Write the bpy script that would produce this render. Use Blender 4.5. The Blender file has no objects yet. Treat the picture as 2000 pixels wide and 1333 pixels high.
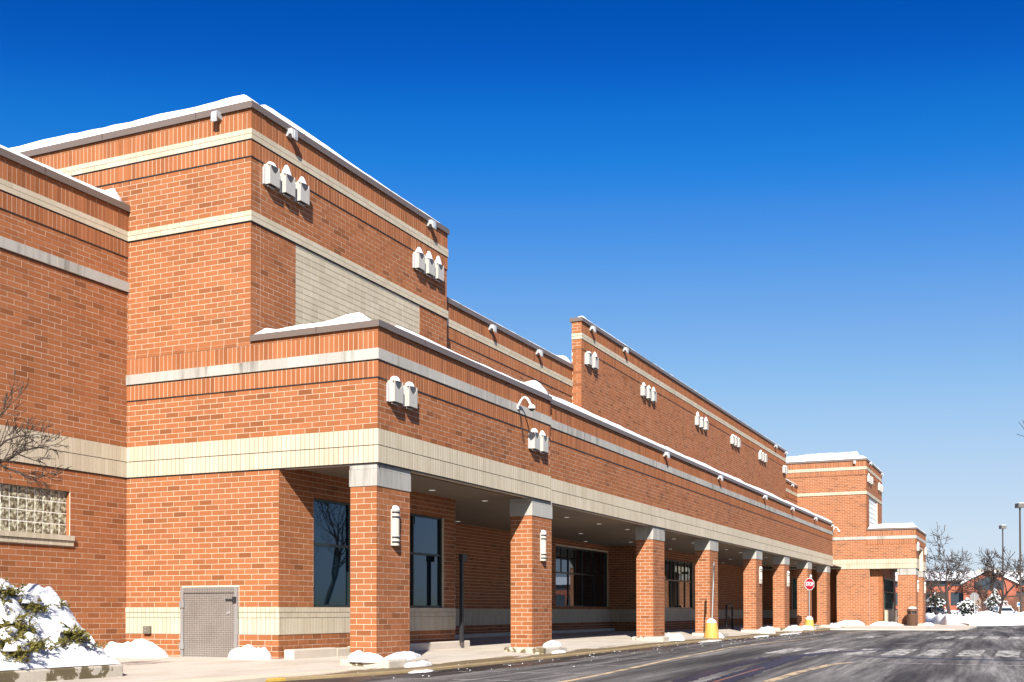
import bpy, bmesh, math, random
from mathutils import Vector, noise
random.seed(7)
R = math.radians
scn = bpy.context.scene
col = scn.collection

# ------------------------------------------------------------------ camera
CAM_H, TH, PITCH, ROLL, FPX = 1.35, .4248, .0174, .0008, 2240.96
cam_d = bpy.data.cameras.new('camera')
cam = bpy.data.objects.new('camera', cam_d)
col.objects.link(cam)
cam_d.sensor_width = 36
cam_d.lens = FPX / 2000 * 36
cam_d.shift_y = (1155.66 - 666.5) / 2000
cam_d.clip_end = 4000
cam.location = (0, 0, CAM_H)
cam.rotation_mode = 'XYZ'
cam.rotation_euler = (R(90) + PITCH, ROLL, TH - R(90))
scn.camera = cam

# ------------------------------------------------------------------ sky and sun
SUN_TO = Vector((-2.4, -1.06, 1.76)).normalized()
EL = math.asin(SUN_TO.z)
AZ = math.atan2(SUN_TO.x, SUN_TO.y)
world = bpy.data.worlds.new('World')
scn.world = world
world.use_nodes = True
wn, wl = world.node_tree.nodes, world.node_tree.links
bgn = wn['Background']
sky = wn.new('ShaderNodeTexSky')
sky.sky_type = 'NISHITA'
sky.sun_disc = False
sky.sun_elevation = EL
sky.sun_rotation = AZ % (2 * math.pi)
sky.altitude = 200
sky.air_density = 1.0
sky.dust_density = 0.35
sky.ozone_density = 2.2
# deep winter blue: tone curve on the whole dome, channel by channel
hs = wn.new('ShaderNodeHueSaturation'); hs.inputs['Saturation'].default_value = 1.28
wl.new(sky.outputs[0], hs.inputs['Color'])
sc = wn.new('ShaderNodeVectorMath'); sc.operation = 'SCALE'; sc.inputs['Scale'].default_value = .0615
wl.new(hs.outputs[0], sc.inputs[0])
cv = wn.new('ShaderNodeRGBCurve')
def sky_curve(i, pts):
    c = cv.mapping.curves[i]
    c.points[0].location = pts[0]; c.points[1].location = pts[-1]
    for p in pts[1:-1]: c.points.new(*p)
sky_curve(0, [(0, 0), (.040, .006), (.056, .055), (.084, .17), (.12, .28), (.152, .365), (.25, .51), (.45, .645), (1, .68)])
sky_curve(1, [(0, 0), (.098, .085), (.123, .175), (.157, .28), (.209, .412), (.308, .59), (.45, .705), (.55, .76), (1, .78)])
sky_curve(2, [(0, 0), (.22, .44), (.27, .66), (.32, .78), (.39, .83), (.478, .88), (.6, .89), (1, .90)])
cv.mapping.update()
wl.new(sc.outputs[0], cv.inputs['Color'])
sg = wn.new('ShaderNodeVectorMath'); sg.operation = 'SCALE'; sg.inputs['Scale'].default_value = 4.22
wl.new(cv.outputs[0], sg.inputs[0])
wl.new(sg.outputs[0], bgn.inputs['Color'])
bgn.inputs['Strength'].default_value = 0.1
sun_d = bpy.data.lights.new('sun', 'SUN')
sun_d.energy = 5.0
sun_d.angle = R(0.5)
sun_d.color = (1.0, .935, .84)
sun = bpy.data.objects.new('sun', sun_d)
col.objects.link(sun)
sun.rotation_euler = (-SUN_TO).to_track_quat('-Z', 'Y').to_euler()
scn.view_settings.view_transform = 'Standard'
scn.view_settings.look = 'None'
scn.view_settings.gamma = 1
scn.view_settings.exposure = 1.25

# ------------------------------------------------------------------ materials
def nt(m):
    return m.node_tree.nodes, m.node_tree.links
def mat(name, rgb, rough=.8, metal=0, spec=.3, bump=0, bscale=30, var=0, vscale=3, alpha=None):
    m = bpy.data.materials.new(name); m.use_nodes = True
    n, l = nt(m); b = n['Principled BSDF']
    b.inputs['Base Color'].default_value = (*rgb, 1)
    b.inputs['Roughness'].default_value = rough
    b.inputs['Metallic'].default_value = metal
    b.inputs['Specular IOR Level'].default_value = spec
    g = n.new('ShaderNodeNewGeometry')
    if var:
        t = n.new('ShaderNodeTexNoise'); t.inputs['Scale'].default_value = vscale; t.inputs['Detail'].default_value = 6
        l.new(g.outputs['Position'], t.inputs['Vector'])
        x = n.new('ShaderNodeMix'); x.data_type = 'RGBA'
        x.inputs['A'].default_value = (*[c * (1 - var) for c in rgb], 1)
        x.inputs['B'].default_value = (*[min(1, c * (1 + var)) for c in rgb], 1)
        l.new(t.outputs['Fac'], x.inputs['Factor']); l.new(x.outputs['Result'], b.inputs['Base Color'])
    if bump:
        t = n.new('ShaderNodeTexNoise'); t.inputs['Scale'].default_value = bscale; t.inputs['Detail'].default_value = 5
        l.new(g.outputs['Position'], t.inputs['Vector'])
        bp = n.new('ShaderNodeBump'); bp.inputs['Strength'].default_value = bump; bp.inputs['Distance'].default_value = .02
        l.new(t.outputs['Fac'], bp.inputs['Height']); l.new(bp.outputs[0], b.inputs['Normal'])
    return m
def noise_node(n, l, vec, scale, detail=5, rough=.55, mapscale=None):
    t = n.new('ShaderNodeTexNoise')
    t.inputs['Scale'].default_value = scale; t.inputs['Detail'].default_value = detail; t.inputs['Roughness'].default_value = rough
    if mapscale:
        mp = n.new('ShaderNodeMapping'); mp.inputs['Scale'].default_value = mapscale
        l.new(vec, mp.inputs['Vector']); vec = mp.outputs[0]
    l.new(vec, t.inputs['Vector'])
    return t.outputs['Fac']
def ramp(n, l, fac, stops, interp='LINEAR'):
    r = n.new('ShaderNodeValToRGB'); cr = r.color_ramp; cr.interpolation = interp
    while len(cr.elements) < len(stops): cr.elements.new(.5)
    for e, (p, c) in zip(cr.elements, stops):
        e.position = p; e.color = (*c, 1) if len(c) == 3 else c
    l.new(fac, r.inputs[0]); return r.outputs[0]
def mathn(n, l, op, a, b=None):
    x = n.new('ShaderNodeMath'); x.operation = op
    for i, v in enumerate((a, b)):
        if v is None: continue
        if isinstance(v, (int, float)): x.inputs[i].default_value = v
        else: l.new(v, x.inputs[i])
    return x.outputs[0]
def mixc(n, l, fac, a, b, blend='MIX'):
    x = n.new('ShaderNodeMix'); x.data_type = 'RGBA'; x.blend_type = blend
    for k, v in (('Factor', fac), ('A', a), ('B', b)):
        if isinstance(v, (int, float)): x.inputs[k].default_value = v
        elif isinstance(v, tuple): x.inputs[k].default_value = (*v, 1)
        else: l.new(v, x.inputs[k])
    return x.outputs['Result']

def masonry(name, stops, streak=0, rough=.85, speck=.12, dirt=(.10, .085, .07), ghost=False):
    """fired clay or cut stone: every piece has a tone of its own"""
    m = bpy.data.materials.new(name); m.use_nodes = True
    n, l = nt(m); b = n['Principled BSDF']
    b.inputs['Roughness'].default_value = rough; b.inputs['Specular IOR Level'].default_value = .2
    g = n.new('ShaderNodeNewGeometry'); oi = n.new('ShaderNodeObjectInfo')
    rnd = mathn(n, l, 'FRACT', mathn(n, l, 'ADD', g.outputs['Random Per Island'], mathn(n, l, 'MULTIPLY', oi.outputs['Random'], 7.31)))
    c = ramp(n, l, rnd, stops)
    f = noise_node(n, l, g.outputs['Position'], 38, 4)
    c = mixc(n, l, speck, c, ramp(n, l, f, [(.3, (.25, .25, .25)), (.7, (1, 1, 1))]), 'MULTIPLY')
    big = noise_node(n, l, g.outputs['Position'], .7, 4)
    c = mixc(n, l, .3, c, ramp(n, l, big, [(.35, (.72, .72, .72)), (.65, (1, 1, 1))]), 'MULTIPLY')
    if streak:
        s = noise_node(n, l, g.outputs['Position'], 1, 6, .65, (5.5, 5.5, .55))
        s2 = noise_node(n, l, g.outputs['Position'], .33, 3)
        fac = mathn(n, l, 'MULTIPLY', ramp(n, l, s, [(.49, (0, 0, 0)), (.66, (1, 1, 1))]), ramp(n, l, s2, [(.45, (.1, .1, .1)), (.62, (1, 1, 1))]))
        c = mixc(n, l, mathn(n, l, 'MULTIPLY', fac, streak), c, dirt)
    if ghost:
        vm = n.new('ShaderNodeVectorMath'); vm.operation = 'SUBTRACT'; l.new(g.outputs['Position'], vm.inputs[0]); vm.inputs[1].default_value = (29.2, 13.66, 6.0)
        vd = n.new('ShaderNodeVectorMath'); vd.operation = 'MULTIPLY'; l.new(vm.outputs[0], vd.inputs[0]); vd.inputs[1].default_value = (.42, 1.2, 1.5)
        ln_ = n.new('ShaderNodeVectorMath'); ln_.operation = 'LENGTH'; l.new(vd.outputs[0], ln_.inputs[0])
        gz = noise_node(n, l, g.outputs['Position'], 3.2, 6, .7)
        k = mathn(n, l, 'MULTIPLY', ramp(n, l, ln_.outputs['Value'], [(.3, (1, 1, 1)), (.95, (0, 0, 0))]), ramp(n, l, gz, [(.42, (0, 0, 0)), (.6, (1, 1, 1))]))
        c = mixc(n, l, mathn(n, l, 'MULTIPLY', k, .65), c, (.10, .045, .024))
    l.new(c, b.inputs['Base Color'])
    bp = n.new('ShaderNodeBump'); bp.inputs['Strength'].default_value = .35; bp.inputs['Distance'].default_value = .006
    l.new(f, bp.inputs['Height']); l.new(bp.outputs[0], b.inputs['Normal'])
    return m
M = {}
M['brick'] = masonry('clay_brick', [(0, (.18, .063, .023)), (.05, (.215, .076, .028)), (.14, (.252, .089, .0335)), (.55, (.275, .099, .038)), (1, (.298, .110, .044))], streak=.16, ghost=True)
M['soldier'] = masonry('clay_brick_soldier', [(0, (.205, .072, .026)), (.2, (.25, .088, .033)), (.6, (.275, .099, .038)), (1, (.30, .111, .045))], streak=.35, dirt=(.09, .032, .017))
M['cream'] = masonry('cream_glazed_brick', [(0, (.39, .338, .252)), (.5, (.425, .373, .284)), (1, (.445, .394, .306))], streak=.2, rough=.6, speck=.05, dirt=(.21, .165, .095))
M['stone'] = masonry('cast_stone', [(0, (.31, .30, .275)), (1, (.365, .355, .33))], streak=.85, speck=.08, dirt=(.085, .08, .066))
M['mortar'] = mat('mortar', (.50, .42, .33), .95, var=.14, vscale=4)
M['panel_grout'] = mat('tan_grout', (.25, .20, .14), .95)
M['grout'] = mat('brown_grout', (.085, .062, .04), .95, var=.12, vscale=5)
M['coping'] = mat('brown_metal_coping', (.115, .09, .077), .45, .0, .5, var=.06, vscale=1.5)
M['coping_seam'] = mat('coping_seam', (.07, .055, .05), .5)
M['snow'] = mat('snow', (.70, .715, .74), .7, 0, .3, bump=.7, bscale=11, var=.02, vscale=2)
def _snow():
    m = M['snow']; b = nt(m)[0]['Principled BSDF']
    b.inputs['Subsurface Weight'].default_value = .0
_snow()
M['frame'] = mat('dark_window_frame', (.012, .022, .02), .35, .3, .5)
M['soffit'] = mat('soffit_panel', (.20, .16, .125), .7, var=.05, vscale=1)
M['concrete'] = mat('sidewalk_concrete', (.42, .37, .315), .9, bump=.15, bscale=60, var=.12, vscale=1.3)
M['white_metal'] = mat('white_painted_metal', (.35, .338, .312), .5, 0, .4, var=.08, vscale=9)
M['grey_metal'] = mat('pale_grey_metal', (.36, .375, .39), .4, .2, .5)
M['lens'] = mat('dull_lens', (.055, .05, .045), .35, 0, .5, var=.2, vscale=20)
M['black'] = mat('black_metal', (.018, .018, .02), .45, 0, .4)
M['galv'] = mat('galvanised_steel', (.42, .43, .44), .4, .7, .5)
M['red'] = mat('sign_red', (.25, .008, .014), .4)
M['white'] = mat('sign_white', (.6, .6, .6), .5)
M['sign_back'] = mat('aluminium_sign_back', (.15, .15, .155), .5, .4, .5)
M['yellow'] = mat('yellow_bollard_paint', (.48, .27, .065), .55, var=.12, vscale=6, bump=.1)
M['trash'] = mat('brown_trash_can', (.10, .052, .034), .5, var=.15, vscale=12)
M['bark'] = mat('bark', (.042, .031, .025), .95, bump=.3, bscale=25)
M['bark_red'] = mat('thin_red_brown_twigs', (.14, .07, .045), .95)
M['juniper'] = mat('juniper_needles', (.12, .105, .022), .8, var=.55, vscale=14)
M['spruce'] = mat('spruce_needles', (.025, .035, .02), .9, var=.3, vscale=6)
M['office_brick'] = mat('red_office_brick', (.24, .075, .045), .9, var=.1, vscale=3)
M['office_glass'] = mat('office_glass', (.03, .04, .05), .1, 0, .6)
M['office_trim'] = mat('office_stone_trim', (.34, .285, .215), .8)
M['car_white'] = mat('white_car_paint', (.60, .63, .66), .25, 0, .5)
M['car_dark'] = mat('dark_car_paint', (.03, .035, .05), .25, 0, .5)
M['car_glass'] = mat('car_glass', (.01, .02, .03), .05, 0, .6)
M['tyre'] = mat('tyre_rubber', (.02, .02, .02), .9)
M['rim'] = mat('wheel_rim', (.4, .4, .42), .3, .8)
M['tail'] = mat('lamp_red_plastic', (.35, .02, .02), .3)
M['pale_lamp'] = mat('lamp_clear_plastic', (.7, .7, .68), .2)
M['pole'] = mat('dark_bronze_pole', (.045, .035, .028), .5)
M['blue'] = mat('sign_blue', (.03, .12, .45), .5)
M['downlight'] = mat('downlight_trim', (.7, .7, .68), .4)
M['asphalt_roof'] = mat('roof_membrane', (.2, .2, .2), .9)

def plaque_mat(name='chipped_concrete', sh=0.):
    """chipped, part-wet concrete"""
    m = bpy.data.materials.new(name); m.use_nodes = True
    n, l = nt(m); b = n['Principled BSDF']; g = n.new('ShaderNodeNewGeometry')
    f = noise_node(n, l, g.outputs['Position'], 1.6, 6, .6)
    f2 = noise_node(n, l, g.outputs['Position'], 25, 4)
    c = ramp(n, l, f, [(.36 + sh, (.10, .076, .038)), (.42 + sh, (.125, .098, .054)), (.432 + sh, (.40, .355, .29)), (.8 + sh, (.47, .42, .35))])
    c = mixc(n, l, .35, c, ramp(n, l, f2, [(.3, (.45, .45, .45)), (.7, (1, 1, 1))]), 'MULTIPLY')
    l.new(c, b.inputs['Base Color']); b.inputs['Roughness'].default_value = .9
    bp = n.new('ShaderNodeBump'); bp.inputs['Strength'].default_value = .6; bp.inputs['Distance'].default_value = .03
    l.new(f, bp.inputs['Height']); l.new(bp.outputs[0], b.inputs['Normal'])
    return m
M['chip'] = plaque_mat()
M['chip_wet'] = plaque_mat('damp_chipped_concrete', .1)
def walk_mat():
    m = bpy.data.materials.new('worn_sidewalk'); m.use_nodes = True
    n, l = nt(m); b = n['Principled BSDF']; g = n.new('ShaderNodeNewGeometry')
    P = g.outputs['Position']
    f = noise_node(n, l, P, .8, 6, .6, (.5, 1.6, 1))
    f2 = noise_node(n, l, P, 22, 5)
    c = ramp(n, l, f, [(.3, (.34, .30, .245)), (.5, (.43, .385, .33)), (.75, (.48, .44, .385))])
    c = mixc(n, l, .25, c, ramp(n, l, f2, [(.3, (.55, .55, .55)), (.65, (1, 1, 1))]), 'MULTIPLY')
    # damp stain lying along the kerb
    sx = n.new('ShaderNodeSeparateXYZ'); l.new(P, sx.inputs[0])
    w = noise_node(n, l, P, 1, 5, .6, (.35, 2.2, 1))
    edge = mathn(n, l, 'ADD', sx.outputs['Y'], mathn(n, l, 'MULTIPLY', w, -1.6))
    damp = ramp(n, l, mathn(n, l, 'MULTIPLY', mathn(n, l, 'SUBTRACT', 12.62, edge), 3.0), [(.3, (0, 0, 0)), (.42, (1, 1, 1))])
    c = mixc(n, l, damp, c, (.125, .09, .046))
    l.new(c, b.inputs['Base Color']); b.inputs['Roughness'].default_value = .8
    return m
M['walk'] = walk_mat()

def asphalt_col(n, l):
    g = n.new('ShaderNodeNewGeometry'); P = g.outputs['Position']
    rot = n.new('ShaderNodeMapping'); rot.inputs['Rotation'].default_value = (0, 0, R(-2)); l.new(P, rot.inputs['Vector'])
    V = rot.outputs[0]
    s1 = noise_node(n, l, V, 1, 7, .62, (.05, 1.1, 1))
    s2 = noise_node(n, l, V, 1, 8, .72, (.3, 6.5, 1))
    gr = noise_node(n, l, P, 16, 6, .8, (.6, 1.6, 1))
    big = noise_node(n, l, P, 1, 3, .5, (.09, .22, 1))
    c = ramp(n, l, s1, [(.36, (.016, .013, .012)), (.44, (.06, .053, .05)), (.53, (.125, .116, .111)), (.66, (.25, .236, .225))])
    c = mixc(n, l, .75, c, ramp(n, l, s2, [(.38, (.28, .27, .27)), (.62, (1.35, 1.35, 1.35))]), 'MULTIPLY')
    c = mixc(n, l, .6, c, ramp(n, l, gr, [(.32, (.2, .2, .2)), (.68, (1.3, 1.3, 1.3))]), 'MULTIPLY')
    c = mixc(n, l, .35, c, ramp(n, l, big, [(.36, (.35, .35, .36)), (.52, (1, 1, 1))]), 'MULTIPLY')
    # wet strip along the kerb
    sx = n.new('ShaderNodeSeparateXYZ'); l.new(P, sx.inputs[0])
    w = noise_node(n, l, P, 1, 6, .65, (.22, 1.6, 1))
    d = mathn(n, l, 'ADD', mathn(n, l, 'SUBTRACT', sx.outputs['Y'], 11.1), mathn(n, l, 'MULTIPLY', mathn(n, l, 'SUBTRACT', w, .5), 5.5))
    wet = ramp(n, l, d, [(.35, (0, 0, 0)), (.75, (1, 1, 1))])
    c = mixc(n, l, mathn(n, l, 'MULTIPLY', wet, .85), c, (.022, .017, .016))
    return c, wet, gr, P
def asphalt(name, paint=None, cover=.5):
    m = bpy.data.materials.new(name); m.use_nodes = True
    n, l = nt(m); b = n['Principled BSDF']
    c, wet, gr, P = asphalt_col(n, l)
    if paint:
        w = noise_node(n, l, P, 1, 7, .7, (1.1, 3.5, 1))
        k = ramp(n, l, w, [(cover - .12, (0, 0, 0)), (cover + .1, (1, 1, 1))])
        c = mixc(n, l, k, paint, c)
    l.new(c, b.inputs['Base Color'])
    l.new(mathn(n, l, 'SUBTRACT', .9, mathn(n, l, 'MULTIPLY', wet, .45)), b.inputs['Roughness'])
    bp = n.new('ShaderNodeBump'); bp.inputs['Strength'].default_value = .5; bp.inputs['Distance'].default_value = .012
    l.new(gr, bp.inputs['Height']); l.new(bp.outputs[0], b.inputs['Normal'])
    return m
M['asphalt'] = asphalt('worn_asphalt')
M['paint_white'] = asphalt('worn_white_paint', (.46, .445, .42), .48)
M['paint_yellow'] = asphalt('worn_yellow_paint', (.46, .34, .20), .54)
M['paint_red'] = asphalt('worn_red_paint', (.22, .065, .03), .5)
def glass_mat(name, rgb, ior=1.9, rough=.02, wob=.0, tint=None):
    m = bpy.data.materials.new(name); m.use_nodes = True
    n, l = nt(m); b = n['Principled BSDF']
    b.inputs['Base Color'].default_value = (*rgb, 1); b.inputs['Roughness'].default_value = rough
    b.inputs['IOR'].default_value = ior; b.inputs['Specular IOR Level'].default_value = .5
    if tint: b.inputs['Specular Tint'].default_value = (*tint, 1)
    if wob:
        g = n.new('ShaderNodeNewGeometry'); f = noise_node(n, l, g.outputs['Position'], .8, 2)
        bp = n.new('ShaderNodeBump'); bp.inputs['Strength'].default_value = wob; bp.inputs['Distance'].default_value = .03
        l.new(f, bp.inputs['Height']); l.new(bp.outputs[0], b.inputs['Normal'])
    return m
M['glass'] = glass_mat('store_window_glass', (.002, .007, .012), 1.75, .015, .03, (.28, .62, 1.0))
M['teal_glass'] = glass_mat('teal_window_glass', (.05, .13, .13), 2.0, .03, 0, (.6, .95, 1))
def gblock_mat(name, a, bcol):
    m = bpy.data.materials.new(name); m.use_nodes = True
    n, l = nt(m); b = n['Principled BSDF']; g = n.new('ShaderNodeNewGeometry')
    f = noise_node(n, l, g.outputs['Position'], 12, 2, .5)
    c = ramp(n, l, f, [(.36, a), (.5, tuple(x * .6 + y * .4 for x, y in zip(a, bcol))), (.62, bcol)])
    l.new(c, b.inputs['Base Color']); b.inputs['Roughness'].default_value = .12; b.inputs['IOR'].default_value = 1.6
    bp = n.new('ShaderNodeBump'); bp.inputs['Strength'].default_value = 1; bp.inputs['Distance'].default_value = .05
    l.new(f, bp.inputs['Height']); l.new(bp.outputs[0], b.inputs['Normal'])
    return m
M['gblock'] = gblock_mat('wavy_glass_block', (.06, .052, .026), (.40, .39, .29))
M['gblock_pale'] = gblock_mat('pale_glass_block', (.50, .58, .60), (.72, .78, .80))
M['gmortar'] = mat('glass_block_joint', (.62, .60, .52), .8)
def plate_mat():
    m = bpy.data.materials.new('diamond_plate'); m.use_nodes = True
    n, l = nt(m); b = n['Principled BSDF']; g = n.new('ShaderNodeNewGeometry')
    mp = n.new('ShaderNodeMapping'); mp.inputs['Rotation'].default_value = (R(45), 0, 0); mp.inputs['Location'].default_value = (.03, 0, 0); l.new(g.outputs['Position'], mp.inputs['Vector'])
    v = n.new('ShaderNodeTexChecker'); v.inputs['Scale'].default_value = 27; l.new(mp.outputs[0], v.inputs['Vector'])
    nz = noise_node(n, l, g.outputs['Position'], 2.2, 5)
    c = mixc(n, l, v.outputs['Fac'], (.19, .17, .155), (.33, .31, .29))
    c = mixc(n, l, .5, c, ramp(n, l, nz, [(.3, (.7, .68, .66)), (.7, (1, 1, 1))]), 'MULTIPLY')
    l.new(c, b.inputs['Base Color']); b.inputs['Metallic'].default_value = .55; b.inputs['Roughness'].default_value = .45
    bp = n.new('ShaderNodeBump'); bp.inputs['Strength'].default_value = .6; bp.inputs['Distance'].default_value = .008
    l.new(v.outputs['Fac'], bp.inputs['Height']); l.new(bp.outputs[0], b.inputs['Normal'])
    return m
M['plate'] = plate_mat()

# ------------------------------------------------------------------ mesh helpers
class MB:
    def __init__(s): s.v, s.f = [], []
    def box(s, x0, x1, y0, y1, z0, z1):
        i = len(s.v)
        s.v += [(x0, y0, z0), (x1, y0, z0), (x1, y1, z0), (x0, y1, z0), (x0, y0, z1), (x1, y0, z1), (x1, y1, z1), (x0, y1, z1)]
        s.f += [(i, i+3, i+2, i+1), (i+4, i+5, i+6, i+7), (i, i+1, i+5, i+4), (i+1, i+2, i+6, i+5), (i+2, i+3, i+7, i+6), (i+3, i, i+4, i+7)]
        return s
    def bbox(s, x0, x1, y0, y1, z0, z1, b):
        """box with chamfered edges"""
        bm = bmesh.new()
        vs = [bm.verts.new(p) for p in [(x0, y0, z0), (x1, y0, z0), (x1, y1, z0), (x0, y1, z0), (x0, y0, z1), (x1, y0, z1), (x1, y1, z1), (x0, y1, z1)]]
        for q in [(0, 3, 2, 1), (4, 5, 6, 7), (0, 1, 5, 4), (1, 2, 6, 5), (2, 3, 7, 6), (3, 0, 4, 7)]: bm.faces.new([vs[k] for k in q])
        bmesh.ops.bevel(bm, geom=bm.edges[:], offset=b, segments=2, affect='EDGES', profile=.5)
        i = len(s.v); bm.verts.index_update()
        s.v += [tuple(v.co) for v in bm.verts]; s.f += [tuple(i + v.index for v in f.verts) for f in bm.faces]
        bm.free(); return s
    def quad(s, a, b, c, d):
        i = len(s.v); s.v += [a, b, c, d]; s.f.append((i, i+1, i+2, i+3)); return s
    def prism(s, poly, axis, a, b):
        """2-D outline extruded along an axis; poly is in the two other axes in xyz order"""
        n = len(poly); i = len(s.v)
        def P(p, t):
            return {'x': (t, p[0], p[1]), 'y': (p[0], t, p[1]), 'z': (p[0], p[1], t)}[axis]
        s.v += [P(p, a) for p in poly] + [P(p, b) for p in poly]
        s.f += [tuple(range(i + n - 1, i - 1, -1)), tuple(range(i + n, i + 2 * n))]
        s.f += [(i + k, i + (k + 1) % n, i + n + (k + 1) % n, i + n + k) for k in range(n)]
        return s
    def tube(s, pts, rs, n=6):
        i0 = len(s.v); pts = [Vector(p) for p in pts]
        if not hasattr(rs, '__len__'): rs = [rs] * len(pts)
        for k, p in enumerate(pts):
            d = (pts[min(k + 1, len(pts) - 1)] - pts[max(k - 1, 0)]).normalized()
            a = d.orthogonal().normalized() if k == 0 else (a - a.dot(d) * d).normalized()
            b = d.cross(a)
            for q in range(n):
                t = 2 * math.pi * q / n
                s.v.append(tuple(p + (a * math.cos(t) + b * math.sin(t)) * rs[k]))
        for k in range(len(pts) - 1):
            for q in range(n):
                s.f.append((i0 + k*n + q, i0 + k*n + (q+1) % n, i0 + (k+1)*n + (q+1) % n, i0 + (k+1)*n + q))
        s.f.append(tuple(i0 + q for q in range(n - 1, -1, -1)))
        e = i0 + (len(pts) - 1) * n
        s.f.append(tuple(e + q for q in range(n))); return s
    def lathe(s, prof, n=20, c=(0, 0, 0), a0=0, a1=2 * math.pi):
        full = abs(a1 - a0 - 2 * math.pi) < 1e-6; m = n if full else n + 1; i0 = len(s.v)
        for r, z in prof:
            for q in range(m):
                t = a0 + (a1 - a0) * q / n
                s.v.append((c[0] + r * math.cos(t), c[1] + r * math.sin(t), c[2] + z))
        for k in range(len(prof) - 1):
            for q in range(n):
                q2 = (q + 1) % m
                s.f.append((i0 + k*m + q, i0 + k*m + q2, i0 + (k+1)*m + q2, i0 + (k+1)*m + q))
        return s
    def build(s, name, m, parent=None, loc=None, smooth=False):
        me = bpy.data.meshes.new(name)
        off = Vector((0, 0, 0))
        if loc is not None: off = Vector(loc)
        po = wpos(parent)
        me.from_pydata([(x - off.x, y - off.y, z - off.z) for x, y, z in s.v] if loc is not None else
                       [(x - po.x, y - po.y, z - po.z) for x, y, z in s.v], [], s.f)
        if smooth: me.polygons.foreach_set('use_smooth', [True] * len(me.polygons))
        me.materials.append(M[m] if isinstance(m, str) else m)
        o = bpy.data.objects.new(name, me); col.objects.link(o)
        if parent: o.parent = parent
        if loc is not None: o.location = off - po
        return o
def wpos(o):
    p = Vector((0, 0, 0))
    while o is not None:
        p = p + o.location; o = o.parent
    return p
def empty(name, loc=(0, 0, 0), parent=None, rz=0):
    o = bpy.data.objects.new(name, None); col.objects.link(o)
    o.empty_display_size = .2
    if parent: o.parent = parent
    o.location = Vector(loc) - wpos(parent)
    o.rotation_euler = (0, 0, rz)
    return o
def tag(o, label=None, cat=None, group=None, kind=None):
    if label: o['label'] = label
    if cat: o['category'] = cat
    if group: o['group'] = group
    if kind: o['kind'] = kind
    return o
def copy_tree(o, loc, rz=None, parent=None):
    c = o.copy(); col.objects.link(c); c.parent = parent
    if loc is not None: c.location = loc
    if rz is not None: c.rotation_euler = (0, 0, rz)
    for ch in o.children: copy_tree(ch, None, None, c)
    return c
def fbm(x, y, z=0, o=4):
    return noise.fractal(Vector((x, y, z)), 1.0, 2.0, o)

# ------------------------------------------------------------------ ground, road, pavement
XA, YT, YW, YP, YP2 = 22.7116, 17.2484, 21.1245, 13.66, 13.80
XB, XS, XC, YU, XD, XE = 33.0, 33.06, 45.2723, 17.675, 89.68, 90.0
XF, YF, YQ, XG, XH = 96.68, 12.13, 8.33, 107.4, 105.9
YK, YR, YK2 = 16.40, 20.80, 18.95
def sst(a, b, x):
    t = max(0, min(1, (x - a) / (b - a))); return t * t * (3 - 2 * t)
def zr(x): return .07 * sst(26, 46, x)
CURB = [(-40, 13.2), (12, 13.2), (17, 13.75), (18.6, 13.25), (20.3, 12.78), (22, 12.5), (24, 12.45), (30, 12.5), (95, 12.5)]
def curb_y(x):
    for (x0, y0), (x1, y1) in zip(CURB, CURB[1:]):
        if x <= x1: return y0 + (y1 - y0) * max(0, (x - x0)) / (x1 - x0)
    return 12.5
def zw(x, y):
    yc = curb_y(x)
    return zr(x) + .06 + .17 * sst(yc, 17, y)
b = MB(); xs = [-60, -20, 0] + [2 * k for k in range(5, 61)] + [140, 200, 320]
ys = [-90, -40, -15, -5, 0, 4, 8, 11, 13, 16]
for x in xs:
    for y in ys: b.v.append((x, y, zr(x)))
ny = len(ys)
for i in range(len(xs) - 1):
    for j in range(ny - 1): b.f.append((i*ny + j, (i+1)*ny + j, (i+1)*ny + j + 1, i*ny + j + 1))
tag(b.build('road', 'asphalt'), 'worn grey asphalt parking lane with dark damp streaks', 'road', kind='structure')
# snowfield out to the horizon, lower than the road
b = MB(); b.quad((-1500, -1500, -.25), (2500, -1500, -.25), (2500, 1500, -.25), (-1500, 1500, -.25))
tag(b.build('snow_ground', 'snow'), 'white snow covered ground beyond the parking lot', 'ground', kind='structure')
# pavement slabs with joints
pav = empty('sidewalk', (XA, YP, 0)); tag(pav, 'pale concrete sidewalk running along the arcade', 'sidewalk', kind='structure')
def walk_slab(x0, x1, y0f, y1f, nx=4, nyy=5):
    m = MB(); g = .006
    for i in range(nx + 1):
        for j in range(nyy + 1):
            x = x0 + g + (x1 - x0 - 2 * g) * i / nx
            ya, yb = y0f(x) + g, y1f(x) - g
            y = ya + (yb - ya) * j / nyy
            m.v.append((x, y, zw(x, y)))
    for i in range(nx):
        for j in range(nyy):
            a = i * (nyy + 1) + j; m.f.append((a, a + nyy + 1, a + nyy + 2, a + 1))
    # skirts
    k = len(m.v); top = list(m.v)
    ring = [i * (nyy + 1) for i in range(nx + 1)] + [nx * (nyy + 1) + j for j in range(1, nyy + 1)] + [i * (nyy + 1) + nyy for i in range(nx - 1, -1, -1)] + [j for j in range(nyy - 1, 0, -1)]
    for r in ring: x, y, z = top[r]; m.v.append((x, y, z - .12))
    n = len(ring)
    for q in range(n): m.f.append((ring[q], k + q, k + (q + 1) % n, ring[(q + 1) % n]))
    return m.build('slab', 'walk', pav)
edges = [0, 6, 9.5, 13, 16.5, 19.4, 22.2, 25.4, 28.6, 31.8, 35, 38.5, 42, 45.5, 49, 53, 57, 61, 65, 70, 75, 80, 85, 90, 96.6]
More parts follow.
